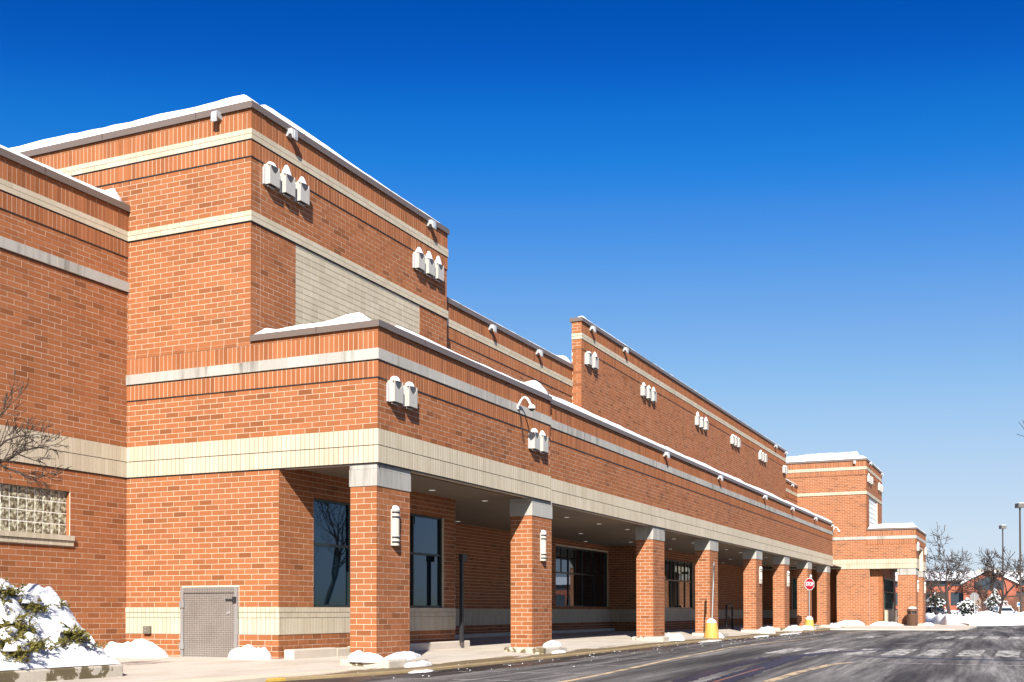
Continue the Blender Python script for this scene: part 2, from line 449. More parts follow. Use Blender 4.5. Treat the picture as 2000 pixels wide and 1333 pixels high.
for x0, x1 in zip(edges, edges[1:]):
    walk_slab(x0, x1, lambda x: curb_y(x) + .16, lambda x: curb_y(x) + 1.75)
    walk_slab(x0, x1, lambda x: curb_y(x) + 1.75, lambda x: 17.8)
    walk_slab(x0, x1, lambda x: 17.8, lambda x: 22.5, 2, 2)
b = MB(); b.box(-2, 97, 13.4, 22.4, -.1, .085); b.build('slab_bed', 'mortar', pav)
# kerb: low, yellow paint worn thin
kerb = empty('kerb', (XA, 12.5, 0)); tag(kerb, 'low worn kerb with yellow paint along the sidewalk', 'kerb', kind='structure')
M['kerb'] = mat('kerb_concrete', (.23, .17, .09), .85, var=.35, vscale=2.5, bump=.3)
M['kerb_y'] = mat('kerb_yellow', (.34, .215, .04), .8, var=.5, vscale=5, bump=.3)
kx = [0, 4, 8, 12, 14.5, 17, 18.6, 20.3, 22, 24, 27, 30] + [33 + 3 * k for k in range(22)]
for i, (x0, x1) in enumerate(zip(kx, kx[1:])):
    m = MB()
    for x in (x0 + .005, x1 - .005):
        y = curb_y(x); z = zr(x)
        m.v += [(x, y, z - .1), (x, y + .01, z + .045), (x, y + .035, z + .062), (x, y + .155, z + .064), (x, y + .155, z - .1)]
    m.f += [(k, k + 5, k + 6, k + 1) for k in range(4)] + [(4, 3, 2, 1, 0), (5, 6, 7, 8, 9)]
    m.build('kerb_stone', 'kerb_y' if i in (5,) else 'kerb', kerb)
b = MB(); m = b
for x0, x1 in zip(kx, kx[1:]): pass

# ------------------------------------------------------------------ the building: brick machinery
bld = empty('brick_building', (XA, YP, 0))
tag(bld, 'long orange brick building with cream bands, columned arcade and flat parapets', 'building')
PIECES = []
J = .0125
def cut(u0, u1, holes):
    seg = [(u0, u1)]
    for a, b_ in holes:
        out = []
        for s, e in seg:
            if b_ <= s or a >= e: out.append((s, e)); continue
            if a - s > .03: out.append((s, a))
            if e - b_ > .03: out.append((b_, e))
        seg = out
    return seg
def panel(kind, face, plane, u0, u1, z0, z1, parent, pat='run', proud=0.0, holes=(), L=.4, c=.1322, ph=0., j=J, shade_line=False):
    """lay pieces on one rectangle of wall. face L: looks to -x, F: to -y, R: +x, B: +y"""
    if proud > .01:
        d0, d1 = (.003, .03) if kind != 'cream_brick' else (.012, .03)
        q = MB()
        if face == 'L': q.box(plane - proud + d0, plane + .018, u0 + .012, u1 - .003, z0 + .004, z1 - .004)
        elif face == 'F': q.box(u0 + .003, u1 - .003, plane - proud + d0, plane + .018, z0 + .004, z1 - .004)
        if q.v: q.build('bed_joint', 'mortar' if kind != 'cream_brick' else 'grout', parent)
        if shade_line and face in 'LF':  # black strip imitates the shadow line under a proud band
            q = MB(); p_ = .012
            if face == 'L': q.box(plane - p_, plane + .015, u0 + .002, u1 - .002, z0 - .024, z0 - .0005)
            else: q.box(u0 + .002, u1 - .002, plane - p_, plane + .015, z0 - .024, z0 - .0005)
            q.build('shadow_strip', 'black', parent)
    if pat in ('soldier', 'stone', 'ashlar'): rows = 1
    else: rows = max(1, round((z1 - z0) / c))
    h = (z1 - z0) / rows
    for i in range(rows):
        za, zb = z0 + i * h, z0 + (i + 1) * h
        hs_ = [(a - .004, b_ + .004) for a, b_, c0, c1 in holes if min(zb, c1) - max(za, c0) > .35 * h]
        if pat == 'run': st = L; off = ph + (L / 2 if i % 2 else 0)
        elif pat == 'stack': st = L; off = 0
        else: st = L; off = 0
        if pat in ('soldier', 'stone', 'stack', 'ashlar'):
            n = max(1, round((u1 - u0) / st)); st = (u1 - u0) / n
        k0 = math.floor((u0 - u0 - off) / st) - 1
        u = u0 + off + k0 * st
        while u < u1:
            a, e = max(u, u0), min(u + st, u1)
            if e - a > .035:
                for s_, e_ in cut(a, e, hs_):
                    if e_ - s_ > .03:
                        PIECES.append((kind, face, plane, s_ + (j / 2 if s_ > u0 + 1e-4 else 0), e_ - (j / 2 if e_ < u1 - 1e-4 else 0), za + j / 2, zb - j / 2, proud, parent))
            u += st
def slab(name, face, plane, u0, u1, z0, z1, thick=.3, holes=(), parent=bld, m='mortar', rec=.0035):
    """mortar backing with real openings"""
    us = sorted({u0, u1} | {h for a in holes for h in a[:2] if u0 < h < u1})
    zs = sorted({z0, z1} | {h for a in holes for h in a[2:] if z0 < h < z1})
    mb = MB()
    for a, e in zip(us, us[1:]):
        for c0, c1 in zip(zs, zs[1:]):
            if any(h[0] <= a + 1e-6 and e <= h[1] + 1e-6 and h[2] <= c0 + 1e-6 and c1 <= h[3] + 1e-6 for h in holes): continue
            p0, p1 = plane + rec, plane + thick
            if face == 'L': mb.box(p0, p1, a, e, c0, c1)
            elif face == 'F': mb.box(a, e, p0, p1, c0, c1)
            elif face == 'R': mb.box(plane - thick, plane - rec, a, e, c0, c1)
            else: mb.box(a, e, plane - thick, plane - rec, c0, c1)
    return mb.build(name, m, parent)
IN = .0215   # the front face stops short of an outer corner that the side face wraps
# levels
KB, K2, K1, KT = .79, 1.198, 1.331, 1.46
BB, BM, BT = 4.78, 5.18, 5.567
S2, STB, STT, S2T, ZC2 = 6.757, 7.16, 7.42, 7.825, 7.915
C2B, C2T = 10.87, 11.13
S1, C1B, C1T, S1T, ZC1 = 12.47, 12.88, 13.14, 13.545, 13.634
SWB, SWT, ZCW = 10.465, 11.535, 11.64
LS = .133
def base_band(face, plane, u0, u1, par, lo=0., hi=0., holes=()):
    panel('brick', face, plane, u0, u1, -.005, KB, par, holes=holes)
    a, b_ = u0 - lo, u1 + hi
    panel('cream_brick', face, plane, a, b_, KB, K2, par, 'soldier', .0125, L=LS, holes=holes, j=.012)
    panel('cream_brick', face, plane, a, b_, K2, K1, par, 'soldier', .018, L=LS, holes=holes, j=.012)
    panel('cream_brick', face, plane, a, b_, K1, KT, par, 'soldier', .0235, L=LS, holes=holes, j=.012)
def beam_band(face, plane, u0, u1, par, lo=0., hi=0.):
    a, b_ = u0 - lo, u1 + hi
    panel('cream_brick', face, plane, a, b_, BB, BM, par, 'soldier', .035, L=LS, j=.013, shade_line=True)
    panel('cream_brick', face, plane, a, b_, BM + .006, BT, par, 'soldier', .035, L=LS, j=.013)
def parapet2(face, plane, u0, u1, par, lo=0., hi=0.):
    """soldier, stone, soldier, thin course"""
    a, b_ = u0 - lo * .02, u1 + hi * .02
    panel('soldier_brick', face, plane, a, b_, S2, STB - .026, par, 'soldier', .02, L=LS, j=.012, shade_line=True)
    panel('stone_block', face, plane, u0 - lo * .05, u1 + hi * .05, STB, STT, par, 'stone', .05, L=.8, j=.012, shade_line=True)
    panel('soldier_brick', face, plane, a, b_, STT, S2T, par, 'soldier', .02, L=LS, j=.011)
    panel('brick', face, plane, a, b_, S2T, ZC2, par, 'run', .02, c=.09)
def parapet1(face, plane, u0, u1, par, lo=0., hi=0., z=(S1, C1B, C1T, S1T, ZC1)):
    a, b_ = u0 - lo * .02, u1 + hi * .02
    panel('soldier_brick', face, plane, a, b_, z[0], z[1] - .026, par, 'soldier', .02, L=LS, j=.012, shade_line=True)
    panel('cream_brick', face, plane, u0 - lo * .04, u1 + hi * .04, z[1], z[2], par, 'run', .04, L=.4, c=.13, j=.01, shade_line=True)
    panel('soldier_brick', face, plane, a, b_, z[2], z[3], par, 'soldier', .02, L=LS, j=.011)
    panel('brick', face, plane, a, b_, z[3], z[4], par, 'run', .02, c=.1)
def cream2(face, plane, u0, u1, par, lo=0., hi=0.):
    panel('cream_brick', face, plane, u0 - lo * .04, u1 + hi * .04, C2B, C2T, par, 'run', .04, c=.13, j=.01, shade_line=True)
def coping(face, plane, u0, u1, z, lo=0., hi=0., depth=.42, h=.165):
    p = .075
    a, e = u0 - lo, u1 + hi
    def put(mb, o0, o1, z0, z1, a=a, e=e):
        if face == 'L': mb.box(plane - o1, plane - o0, a, e, z0, z1)
        else: mb.box(a, e, plane - o1, plane - o0, z0, z1)
        return mb
    mb = put(MB(), -depth, p, z, z + h)
    put(mb, p - .02, p + .012, z - .012, z + .012, a - .0, e)
    o = mb.build('coping', 'coping', bld)
    k = a + 1.7
    sm = MB()
    while k < e - .4:
        put(sm, -.02, p + .004, z + .014, z + h + .004, k, k + .03); k += 3.05
    if sm.v: sm.build('coping_seam', 'coping_seam', o)
    return o

# --- left wing (front face YW)
GW = (15.9, 20.81, 3.185, 4.25)
w = slab('wall', 'F', YW, 6, XA, -.2, ZCW, holes=[GW])
base = 'F', YW
panel('brick', 'F', YW, 6, XA, -.005, BB, w, holes=[(GW[0], GW[1], GW[2], GW[3]), (14, 20.885, 2.93, 3.185)])
beam_band('F', YW, 6, XA, w)
panel('brick', 'F', YW, 6, XA, BT, 9.56, w, ph=.1)
panel('stone_block', 'F', YW, 6, XA, 9.56, 9.82, w, 'stone', .05, L=.8, j=.012, shade_line=True)
panel('brick', 'F', YW, 6, XA, 9.82, SWB, w, ph=.2)
parapet1('F', YW, 6, XA, w, z=(SWB, C2B, C2T, SWT, ZCW))
coping('F', YW, 6, XA - .01, ZCW)
panel('cream_brick', 'F', YW, 14, 20.885, 2.93, 3.058, w, 'soldier', .05, L=.13, j=.009)
panel('cream_brick', 'F', YW, 14, 20.885, 3.058, 3.185, w, 'soldier', .085, L=.13, j=.009)
# glass-block window
gwin = empty('glass_block_window', (GW[0], YW, GW[2]), bld)
tag(gwin, 'wavy glass block window over a cream brick sill')
MB().box(GW[0], GW[1], YW + .11, YW + .25, GW[2], GW[3]).build('joint', 'gmortar', gwin)
gb = MB().bbox(-.112, .112, -.034, .05, -.121, .121, .012); gme = None
NX = 20; gwid = (GW[1] - GW[0]) / NX; gh = (GW[3] - GW[2]) / 4
for i in range(NX):
    for j_ in range(4):
        p = (GW[0] + gwid * (i + .5), YW + .135, GW[2] + gh * (j_ + .5))
        if gme is None:
            q = MB(); q.v = [(p[0] + a, p[1] + c, p[2] + d) for a, c, d in gb.v]; q.f = gb.f
            o = q.build('glass_block', 'gblock', gwin, loc=p, smooth=False); gme = o.data
        else:
            o = bpy.data.objects.new('glass_block', gme); col.objects.link(o); o.parent = gwin; o.location = Vector(p) - wpos(gwin)
# reveal bricks of that opening, right side
MB().box(GW[1] - .012, GW[1] + .012, YW + .0225, YW + .25, GW[2], GW[3]).build('jamb', 'brick', gwin)
MB().box(GW[0], GW[1] - .013, YW + .012, YW + .25, GW[3] - .004, GW[3] + .02).build('lintel', 'frame', gwin)

# --- corner tower, side face XA
DOOR = (17.572, 19.31, .1, 1.955)
EB = (20.27, 20.486, .79, .99)
w = slab('wall', 'L', XA, YK + .01, YW, -.2, BB)
panel('brick', 'L', XA, YK, YW, KT, BB, w, holes=[DOOR], ph=.2)
base_band('L', XA, YK, YW, w, lo=.0235, holes=[DOOR])
w = slab('wall', 'L', XA, YP + .01, YW, BB + .002, S2 + 1.0)
beam_band('L', XA, YP, YW, w, lo=.035)
panel('brick', 'L', XA, YP, YW, BT, S2, w)
parapet2('L', XA, YP, YW, w, lo=1)
w = slab('wall', 'L', XA, YT + .01, YW, 7.76, ZC1)
panel('brick', 'L', XA, YT, YW, ZC2, C2B, w)
cream2('L', XA, YT, YW, w, lo=1)
panel('brick', 'L', XA, YT, YW, C2T, S1, w)
parapet1('L', XA, YT, YW, w, lo=1)
w = slab('wall', 'L', XA, YW + .001, 31, 10.6, ZC1)
panel('brick', 'L', XA, YW + .31, 31, C2T, S1, w)
parapet1('L', XA, YW + .31, 31, w)
for a, e in ((YW, YW + .31),):
    panel('brick', 'L', XA, a, e, C2T, S1, w); parapet1('L', XA, a, e, w)
coping('L', XA, YT, 31, ZC1, lo=.075)
coping('L', XA, YP, YT - .03, ZC2, lo=.075, h=.145)
# tower front
CP = (24.59, 31.16)
w = slab('wall', 'F', YT, XA + .31, XB, 7.5, ZC1, holes=[(CP[0], CP[1], 7.6, C2B - .002)])
slab('panel_backing', 'F', YT, CP[0], CP[1], 7.6, C2B - .002, rec=.016, m='panel_grout')
MB().box(XA + .0215, XA + .3095, YT + .0035, YT + .02, 7.77, ZC1 - .01).build('wall', 'mortar', bld)
panel('brick', 'F', YT, XA + IN, 23.08, 7.7, C2B, w, holes=[(CP[0], CP[1], 7, C2B)])
panel('brick', 'F', YT, 23.094, XB, 7.7, C2B, w, holes=[(CP[0], CP[1], 7, C2B)], ph=.13)
panel('cream_brick', 'F', YT, CP[0] + .006, CP[1] - .006, 7.7, C2B - .09, w, 'stack', -.004, L=.34, c=.158, j=.014)
panel('cream_brick', 'F', YT, CP[0] + .006, CP[1] - .006, C2B - .09, C2B, w, 'stack', -.002, L=.34, c=.09, j=.012)
cream2('F', YT, XA + IN, XB, w, hi=1)
panel('brick', 'F', YT, XA + IN, 23.08, C2T, S1, w, ph=.1); panel('brick', 'F', YT, 23.094, XB, C2T, S1, w, ph=.05)
parapet1('F', YT, XA + IN, XB, w, hi=1)
coping('F', YT, XA + .43, XB, ZC1, hi=.05)
MB().box(XA - .074, XA + .429, YT - .0745, YT - .0005, ZC1 + .0005, ZC1 + .164).build('coping', 'coping', bld)
# --- arcade front
w = slab('wall', 'F', YP, XA + .31, XS, BB + .002, S2 + 1.1)
MB().box(XA + .0215, XA + .3095, YP + .0035, YP + .02, BB + .003, S2 + 1.0).build('wall', 'mortar', bld)
beam_band('F', YP, XA + IN, XS, w, hi=.035)
panel('brick', 'F', YP, XA + IN, XS, BT, S2, w, ph=.1)
parapet2('F', YP, XA + IN, XS, w, hi=1)
coping('F', YP, XA + .43, XS, ZC2, hi=.05, h=.145)
MB().box(XA - .074, XA + .429, YP - .0745, YP - .0005, ZC2 + .0005, ZC2 + .144).build('coping', 'coping', bld)
w = slab('wall', 'F', YP2, XS + .001, XE, BB + .004, S2 + 1.05)
beam_band('F', YP2, XS + .036, XE, w)
panel('brick', 'F', YP2, XS + .003, XE, BT, S2, w)
parapet2('F', YP2, XS + .051, XE, w)
coping('F', YP2, XS + .06, XE, ZC2 - .004, h=.145, hi=.03)
MB().box(XE - .32, XE - .01, YP2 + .3, 17, BB + .01, 7.7).build('wall', 'mortar', bld)
panel('brick', 'R', XE, YP2 + IN, 17, BT, S2, bld)
# inner face of the beam
MB().box(XA + .35, XE - .35, YP2 + .301, YP2 + .42, BB + .006, BB + .5).build('beam_back', 'soffit', bld)
MB().box(XA + .301, XA + .42, YP2 + .45, YK - .01, BB + .006, BB + .5).build('beam_back', 'soffit', bld)
# --- upper wall behind, set back
w = slab('wall', 'F', YU, XB + .05, XF, 7.5, ZCW)
for a, e in ((XB + .01, XC), (XD, XF)):
    panel('brick', 'F', YU, a, e, 7.7, SWB, w, ph=.15)
    parapet1('F', YU, a, e, w, z=(SWB, C2B, C2T, SWT, ZCW))
    coping('F', YU, a, e, ZCW)
# --- raised parapet wall
w = slab('wall', 'F', YT, XC + .01, XD, 7.5, ZC1, thick=.44)
panel('brick', 'L', XC, YT, YU, 7.7, S1, w)
panel('brick', 'L', XC, YT - .02, YU, S1, C1B, w, proud=.02); panel('cream_brick', 'L', XC, YT - .04, YU, C1B, C1T, w, proud=.04, c=.13)
panel('brick', 'L', XC, YT - .02, YU, C1T, ZC1, w, proud=.02)
panel('brick', 'F', YT, XC + IN, XD, 7.7, S1, w)
parapet1('F', YT, XC + IN, XD, w)
coping('F', YT, XC + .01, XD, ZC1, lo=.08, hi=.03, depth=.5)
# --- movement joints
for k in range(7):
    x = 41.2 + 8.05 * k
    MB().box(x, x + .012, YP2 - .002, YP2 + .01, BT + .01, S2 - .03).build('movement_joint', 'coping_seam', bld)
for k in range(5):
    x = 53.0 + 7.9 * k
    MB().box(x, x + .02, YT - .004, YT + .01, 7.9, S1 - .03).build('movement_joint', 'grout', bld)
# --- roofs
for x0, x1, y0, y1, z in ((XA + .3, XE, YP2 + .3, 21.5, 7.55), (XA + .3, XB, YT + .3, 31, 13.2), (6, XA, YW + .3, 31, 11.2), (XB, 112, YU + .3, 31, 11.15), (XF + .3, XG, YF + .3, 31, 13.2), (XF + .3, XH - .3, YQ + .3, YF, 7.55)):
    MB().box(x0, x1, y0, y1, z, z + .08).build('roof', 'asphalt_roof', bld)
MB().box(XB - .3, XB, YT + .301, 31, 7.5, ZC1 - .01).build('wall', 'brick', bld)

# --- soffit panels and recessed lights
sof = empty('soffit', (XA, YP, 4.86), bld)
sx = [XA + .43 + 3.2 * k for k in range(22)]
for x0, x1 in zip(sx, sx[1:]):
    for y0, y1 in ((YP2 + .43, 16.0), (16.0, 18.4), (18.4, 20.79)):
        MB().box(x0 + .008, min(x1, XF + .2) - .008, y0 + .008, y1 - .008, 4.86, 4.9).build('soffit_panel', 'soffit', sof)
MB().box(XA + .35, XF, YP2 + .3, YR + .2, 4.905, 4.98).build('soffit_backing', 'black', sof)
dl = MB(); dl.lathe([(.09, 0), (.10, -.01), (.075, -.01), (.07, .0)], 16)
dl.lathe([(.07, -.002), (.0, -.002)], 16)
M['downlight'].node_tree.nodes['Principled BSDF'].inputs['Emission Color'].default_value = (1, .93, .82, 1)
M['downlight'].node_tree.nodes['Principled BSDF'].inputs['Emission Strength'].default_value = .12
dme = None
for y in (15.75, 18.45, 20.3):
    for k in range(21):
        x = 25.7 + 3.52 * k + (1.5 if y > 18 and y < 19 else 0)
        if x > 94 or (k % 2 and y > 16): continue
        if y > YK and x < 32.2 or (y > YK2 - .2 and 58.5 < x < 72.5): continue
        if dme is None:
            q = MB(); q.v = [(x + a, y + c_, 4.858 + d) for a, c_, d in dl.v]; q.f = dl.f
            o = q.build('downlight', 'downlight', sof, loc=(x, y, 4.858)); dme = o.data
        else:
            o = bpy.data.objects.new('downlight', dme); col.objects.link(o); o.parent = sof; o.location = Vector((x, y, 4.858)) - wpos(sof)

# --- walls under the arcade
W1 = (24.18, 31.19, KT, 4.23)
w = slab('wall', 'F', YK, XA + .31, 31.95, -.2, 4.92, holes=[W1])
MB().box(XA + .0215, XA + .3095, YK + .0035, YK + .02, 0, BB - .01).build('wall', 'mortar', bld)
panel('brick', 'F', YK, XA + IN, 31.95, KT, 4.92 - .06, w, holes=[W1])
base_band('F', YK, XA + IN, 31.95, w)
MB().box(31.65, 31.94, YK + .3, YR, -.2, 4.92).build('wall', 'brick', bld)
W2 = (51.1, 58.6, KT + .1, 4.52)
w = slab('wall', 'F', YR, 31.6, XF + .5, -.2, 4.92, holes=[W2, (77.5, 80.5, .2, 2.7)])
panel('brick', 'F', YR, 31.95, 58.79, KT, 4.86, w, holes=[W2]); base_band('F', YR, 31.95, 58.79, w)
panel('brick', 'F', YR, 72, XF, KT, 4.86, w, holes=[(77.5, 80.5, .2, 2.7)]); base_band('F', YR, 72, XF, w, holes=[(77.5, 80.5, .2, 2.7)])
w = slab('wall', 'L', 58.8, YK2 + .01, YR, -.2, 4.92)
panel('brick', 'L', 58.8, YK2, YR, KT, 4.86, w); base_band('L', 58.8, YK2, YR, w, lo=.0235)
W3 = (61.4, 69.0, KT + .05, 4.36)
w = slab('wall', 'F', YK2, 59.1, 72, -.2, 4.92, holes=[W3])
panel('brick', 'F', YK2, 58.8 + IN, 72, KT, 4.86, w, holes=[W3]); base_band('F', YK2, 58.8 + IN, 72, w)
MB().box(71.7, 71.99, YK2 + .3, YR, -.2, 4.92).build('wall', 'brick', bld)
def window(nm, face, plane, u0, u1, z0, z1, nu, transom, label, setb=.12, fw=.07, glass='glass', split_top=1):
    root = empty(nm, (u0, plane, z0) if face == 'F' else (plane, u0, z0), bld); tag(root, label)
    def bx(name, a, e, c0, c1, d0, d1, m):
        q = MB()
        (q.box(a, e, plane + d0, plane + d1, c0, c1) if face == 'F' else q.box(plane + d0, plane + d1, a, e, c0, c1))
        return q.build(name, m, root)
    bx('frame', u0, u0 + fw, z0, z1, setb - .05, setb + .06, 'frame'); bx('frame', u1 - fw, u1, z0, z1, setb - .05, setb + .06, 'frame')
    bx('frame', u0 + fw, u1 - fw, z0, z0 + fw, setb - .05, setb + .06, 'frame'); bx('frame', u0 + fw, u1 - fw, z1 - fw, z1, setb - .05, setb + .06, 'frame')
    us = [u0 + fw / 2 + (u1 - u0 - fw) * k / nu for k in range(nu + 1)]
    for k in range(1, nu): bx('mullion', us[k] - fw / 2, us[k] + fw / 2, z0 + fw, z1 - fw, setb - .045, setb + .055, 'frame')
    zt = ([z0 + fw / 2] + list(transom) + [z1 - fw / 2])
    for k in range(nu):
        for t in transom: bx('transom', us[k] + fw / 2, us[k + 1] - fw / 2, t - fw / 2, t + fw / 2, setb - .04, setb + .05, 'frame')
        for c0, c1 in zip(zt, zt[1:]):
            top = c1 > z1 - fw
            n = split_top if top else 1
            for q in range(n):
                wd = (us[k + 1] - us[k] - fw) / n
                a = us[k] + fw / 2 + wd * q
                bx('pane', a + .002, a + wd - .002, c0 + fw / 2, c1 - fw / 2, setb, setb + .012, glass)
                if q: bx('mullion', a - .025, a + .025, c0 + fw / 2 + .001, c1 - fw / 2 - .001, setb - .03, setb + .04, 'frame')
    return root
window('store_window', 'F', YK, *W1, 4, [3.06], 'dark framed four light window behind the corner column')
window('store_window', 'F', YR, *W2, 4, [3.24], 'dark framed window of eight upper lights deep in the arcade', split_top=2)
window('store_window', 'F', YK2, *W3, 5, [3.15], 'dark framed window between third and fourth columns', split_top=2)
dr = empty('entrance_door', (77.5, YR, .2), bld)
for k in range(2):
    MB().box(77.52 + 1.48 * k, 78.96 + 1.48 * k, YR + .1, YR + .16, .2, 2.68).build('door_leaf', 'frame', dr)
    MB().box(77.64 + 1.48 * k, 78.84 + 1.48 * k, YR + .085, YR + .098, .5, 2.55).build('pane', 'glass', dr)
# low concrete kerb at the foot of the window wall
for x0, x1, mm in ((XA + .12, 24.7, 'concrete'), (24.72, 25.6, 'chip'), (25.62, 32.3, 'concrete')):
    MB().bbox(x0, x1, 16.05, YK - .06, .05, .44 if mm == 'concrete' else .42, .03).build('wall_kerb', mm, bld)
MB().bbox(32.4, 58.7, YR - .35, YR - .06, .05, .45, .03).build('wall_kerb', 'concrete', bld)

# --- metal access door and electric box in the tower side
dr = empty('access_door', (XA, DOOR[0], DOOR[2]), bld); tag(dr, 'small diamond plate steel access door low in the brick wall')
def lb(name, y0, y1, z0, z1, d0, d1, m, p):
    return MB().box(XA - d1, XA - d0, y0, y1, z0, z1).build(name, m, p)
D0, D1, D2, D3 = DOOR
lb('frame', D0, D0 + .09, .1, D3, -.02, .07, 'galv', dr); lb('frame', D1 - .09, D1, .1, D3, -.02, .07, 'galv', dr)
lb('frame', D0 + .09, D1 - .09, D3 - .14, D3, -.02, .07, 'plate', dr)
leaf = lb('door_leaf', D0 + .105, D1 - .1, .16, D3 - .16, -.02, .055, 'plate', dr)
for z in (.42, 1.45): lb('hinge', D1 - .12, D1 + .02, z, z + .16, .071, .10, 'galv', leaf)
lb('latch', D0 + .08, D0 + .34, 1.62, 1.66, .056, .09, 'black', leaf)
lb('latch', D0 + .02, D0 + .12, 1.57, 1.71, .0705, .11, 'black', leaf)
MB().lathe([(0, -.012), (.045, -.012), (.045, .012), (0, .012)], 14).build('knob', 'galv', None)
kn = bpy.data.objects['knob']; kn.rotation_euler = (0, R(90), 0); kn.parent = leaf; kn.location = Vector((XA - .062, D0 + .28, 1.32)) - wpos(leaf)
eb = MB().bbox(XA - .10, XA - .02, EB[0], EB[1], EB[2], EB[3], .012).build('electric_box', mat('box_grey_green', (.12, .11, .085), .6), bld)
tag(eb, 'small grey electric outlet box on the cream base course')
for z in (.85, .93): MB().box(XA - .112, XA - .1005, EB[0] + .1, EB[0] + .15, z, z + .035).build('cover', 'galv', eb)
# dark guard post at the end of the first window wall
gp = MB(); gp.box(31.45, 31.55, 15.9, 16.0, .4, 3.05); gp.bbox(31.43, 31.75, 15.88, 16.02, 2.9, 3.12, .015)
tag(gp.build('guard_post', 'black', None), 'black post with box head beside the first arcade window', 'post')

# --- columns
CW, CD = 1.55, .71
def column(x0, y0, x1=None, y1=None, faces='LFR', cap=.54, plinth=True, zb=-.01):
    x1 = x1 or x0 + CW; y1 = y1 or y0 + CD
    c = MB().box(x0 + .0035, x1 - .0035, y0 + .0035, y1 - .0035, -.1, BB - .02).build('column', 'mortar', bld)
    zt = BB - cap
    zt = 4.245
    panel('brick', 'L', x0, y0, y1, zb, zt, c, ph=.14)
    panel('brick', 'F', y0, x0 + IN, x1 - IN, zb, zt, c, ph=.07)
    panel('brick', 'R', x1, y0, y1, zb, zt, c, ph=.1)
    # capital of pale stone blocks
    z0, z1 = zt + .006, BB - .006
    zs = z1 - .13
    for za, zb_, pr in ((z0, zs - .003, .02), (zs + .003, z1, .011)):
        PIECES.append(('capital_block', 'L', x0, y0 - pr, y0 + .16, za, zb_, pr, c)); PIECES.append(('capital_block', 'L', x0, y0 + .166, y1 + pr, za, zb_, pr, c))
        h = x0 + (x1 - x0) * .46
        PIECES.append(('capital_block', 'F', y0, x0 + .0205, h - .003, za, zb_, pr, c)); PIECES.append(('capital_block', 'F', y0, h + .003, x1 - .0205, za, zb_, pr, c))
        PIECES.append(('capital_block', 'R', x1, y0 - pr, y1 + pr, za, zb_, pr, c))
    if plinth:
        zg = zw(x0, y0)
        m = MB(); m.bbox(x0 - .32, x1 + .06, y0 - .5, y1 + .1, zg - .14, zg + .17, .05)
        o = m.build('plinth', 'chip', c)
        for v in o.data.vertices:
            d = fbm(v.co.x * 2 + x0, v.co.y * 2, v.co.z * 2) * .03; v.co.x += d; v.co.y += d * .6
    return c
COLX = [22.735, 31.76, 44.35, 53.27, 63.3, 71.3, 79.35, 87.33]
COLS = [column(x, 13.70 if i < 2 else 13.83) for i, x in enumerate(COLX)]

# --- far tower and porch at the end
PO = (YF, 14.5)                     # brick pier beside the opening
OPN = (14.5, 17.24, -.2, BB)
w = slab('wall', 'L', XF, 17.24, 24, -.2, BB, holes=[(17.65, 18.1, 1.5, 4.1)])
w = slab('wall', 'L', XF, 11.93, 14.5, -.2, BB)
panel('brick', 'L', XF, 11.93, 24, KT, BB, w, holes=[OPN, (17.65, 18.1, 1.5, 4.1)])
panel('brick', 'L', XF, 11.93, 14.5, -.005, KT, w)
base_band('L', XF, 17.24, 24, w)
w = slab('wall', 'L', XF, YQ + .01, 24, BB + .002, 7.75)
beam_band('L', XF, YQ, 24, w, lo=.035)
panel('brick', 'L', XF, YQ, 24, BT, S2, w)
panel('brick', 'L', XF, YF, 24, S2, STB, w); panel('brick', 'L', XF, YF, 24, STT, ZC2, w)
panel('stone_block', 'L', XF, YF, 24, STB, STT, w, 'stone', .05, L=.8, j=.01)
panel('soldier_brick', 'L', XF, YQ - .02, YF, S2, STB, w, 'soldier', .02, L=LS); panel('soldier_brick', 'L', XF, YQ - .02, YF, STT, S2T, w, 'soldier', .02, L=LS)
panel('stone_block', 'L', XF, YQ - .05, YF, STB, STT, w, 'stone', .05, L=.8, j=.01); panel('brick', 'L', XF, YQ - .02, YF, S2T, ZC2, w, proud=.02, c=.09)
w = slab('wall', 'L', XF, YF + .01, 31, 7.76, ZC1)
panel('brick', 'L', XF, YF, 31, ZC2, C2B, w); cream2('L', XF, YF, 31, w, lo=1)
panel('brick', 'L', XF, YF, 31, C2T, S1, w); parapet1('L', XF, YF, 31, w, lo=1)
coping('L', XF, YF, 31, ZC1, lo=.075)
coping('L', XF, YQ, YF - .03, ZC2, lo=.075, h=.145)
FP = (98.5, 104.1)
w = slab('wall', 'F', YF, XF + .31, XG, -.2, ZC1, holes=[(FP[0], FP[1], 8, C2B - .05)])
MB().box(XF + .0215, XF + .3095, YF + .0035, YF + .02, 7.8, ZC1 - .01).build('wall', 'mortar', bld)
panel('brick', 'F', YF, XF + IN, XG, 7.6, C2B, w, holes=[(FP[0], FP[1], 7, C2B)]); cream2('F', YF, XF + IN, XG, w)
panel('brick', 'F', YF, XF + IN, XG, C2T, S1, w); parapet1('F', YF, XF + IN, XG, w)
coping('F', YF, XF + .43, XG, ZC1, hi=.05)
panel('brick', 'F', YF, XG - .6, XG, -.005, 7.6, w)
gw = empty('glass_block_window', (FP[0], YF, 8), bld); tag(gw, 'pale glass block panel in the far tower')
MB().box(FP[0], FP[1], YF + .14, YF + .24, 8, C2B - .05).build('joint', 'gmortar', gw)
q0 = MB(); gme2 = None
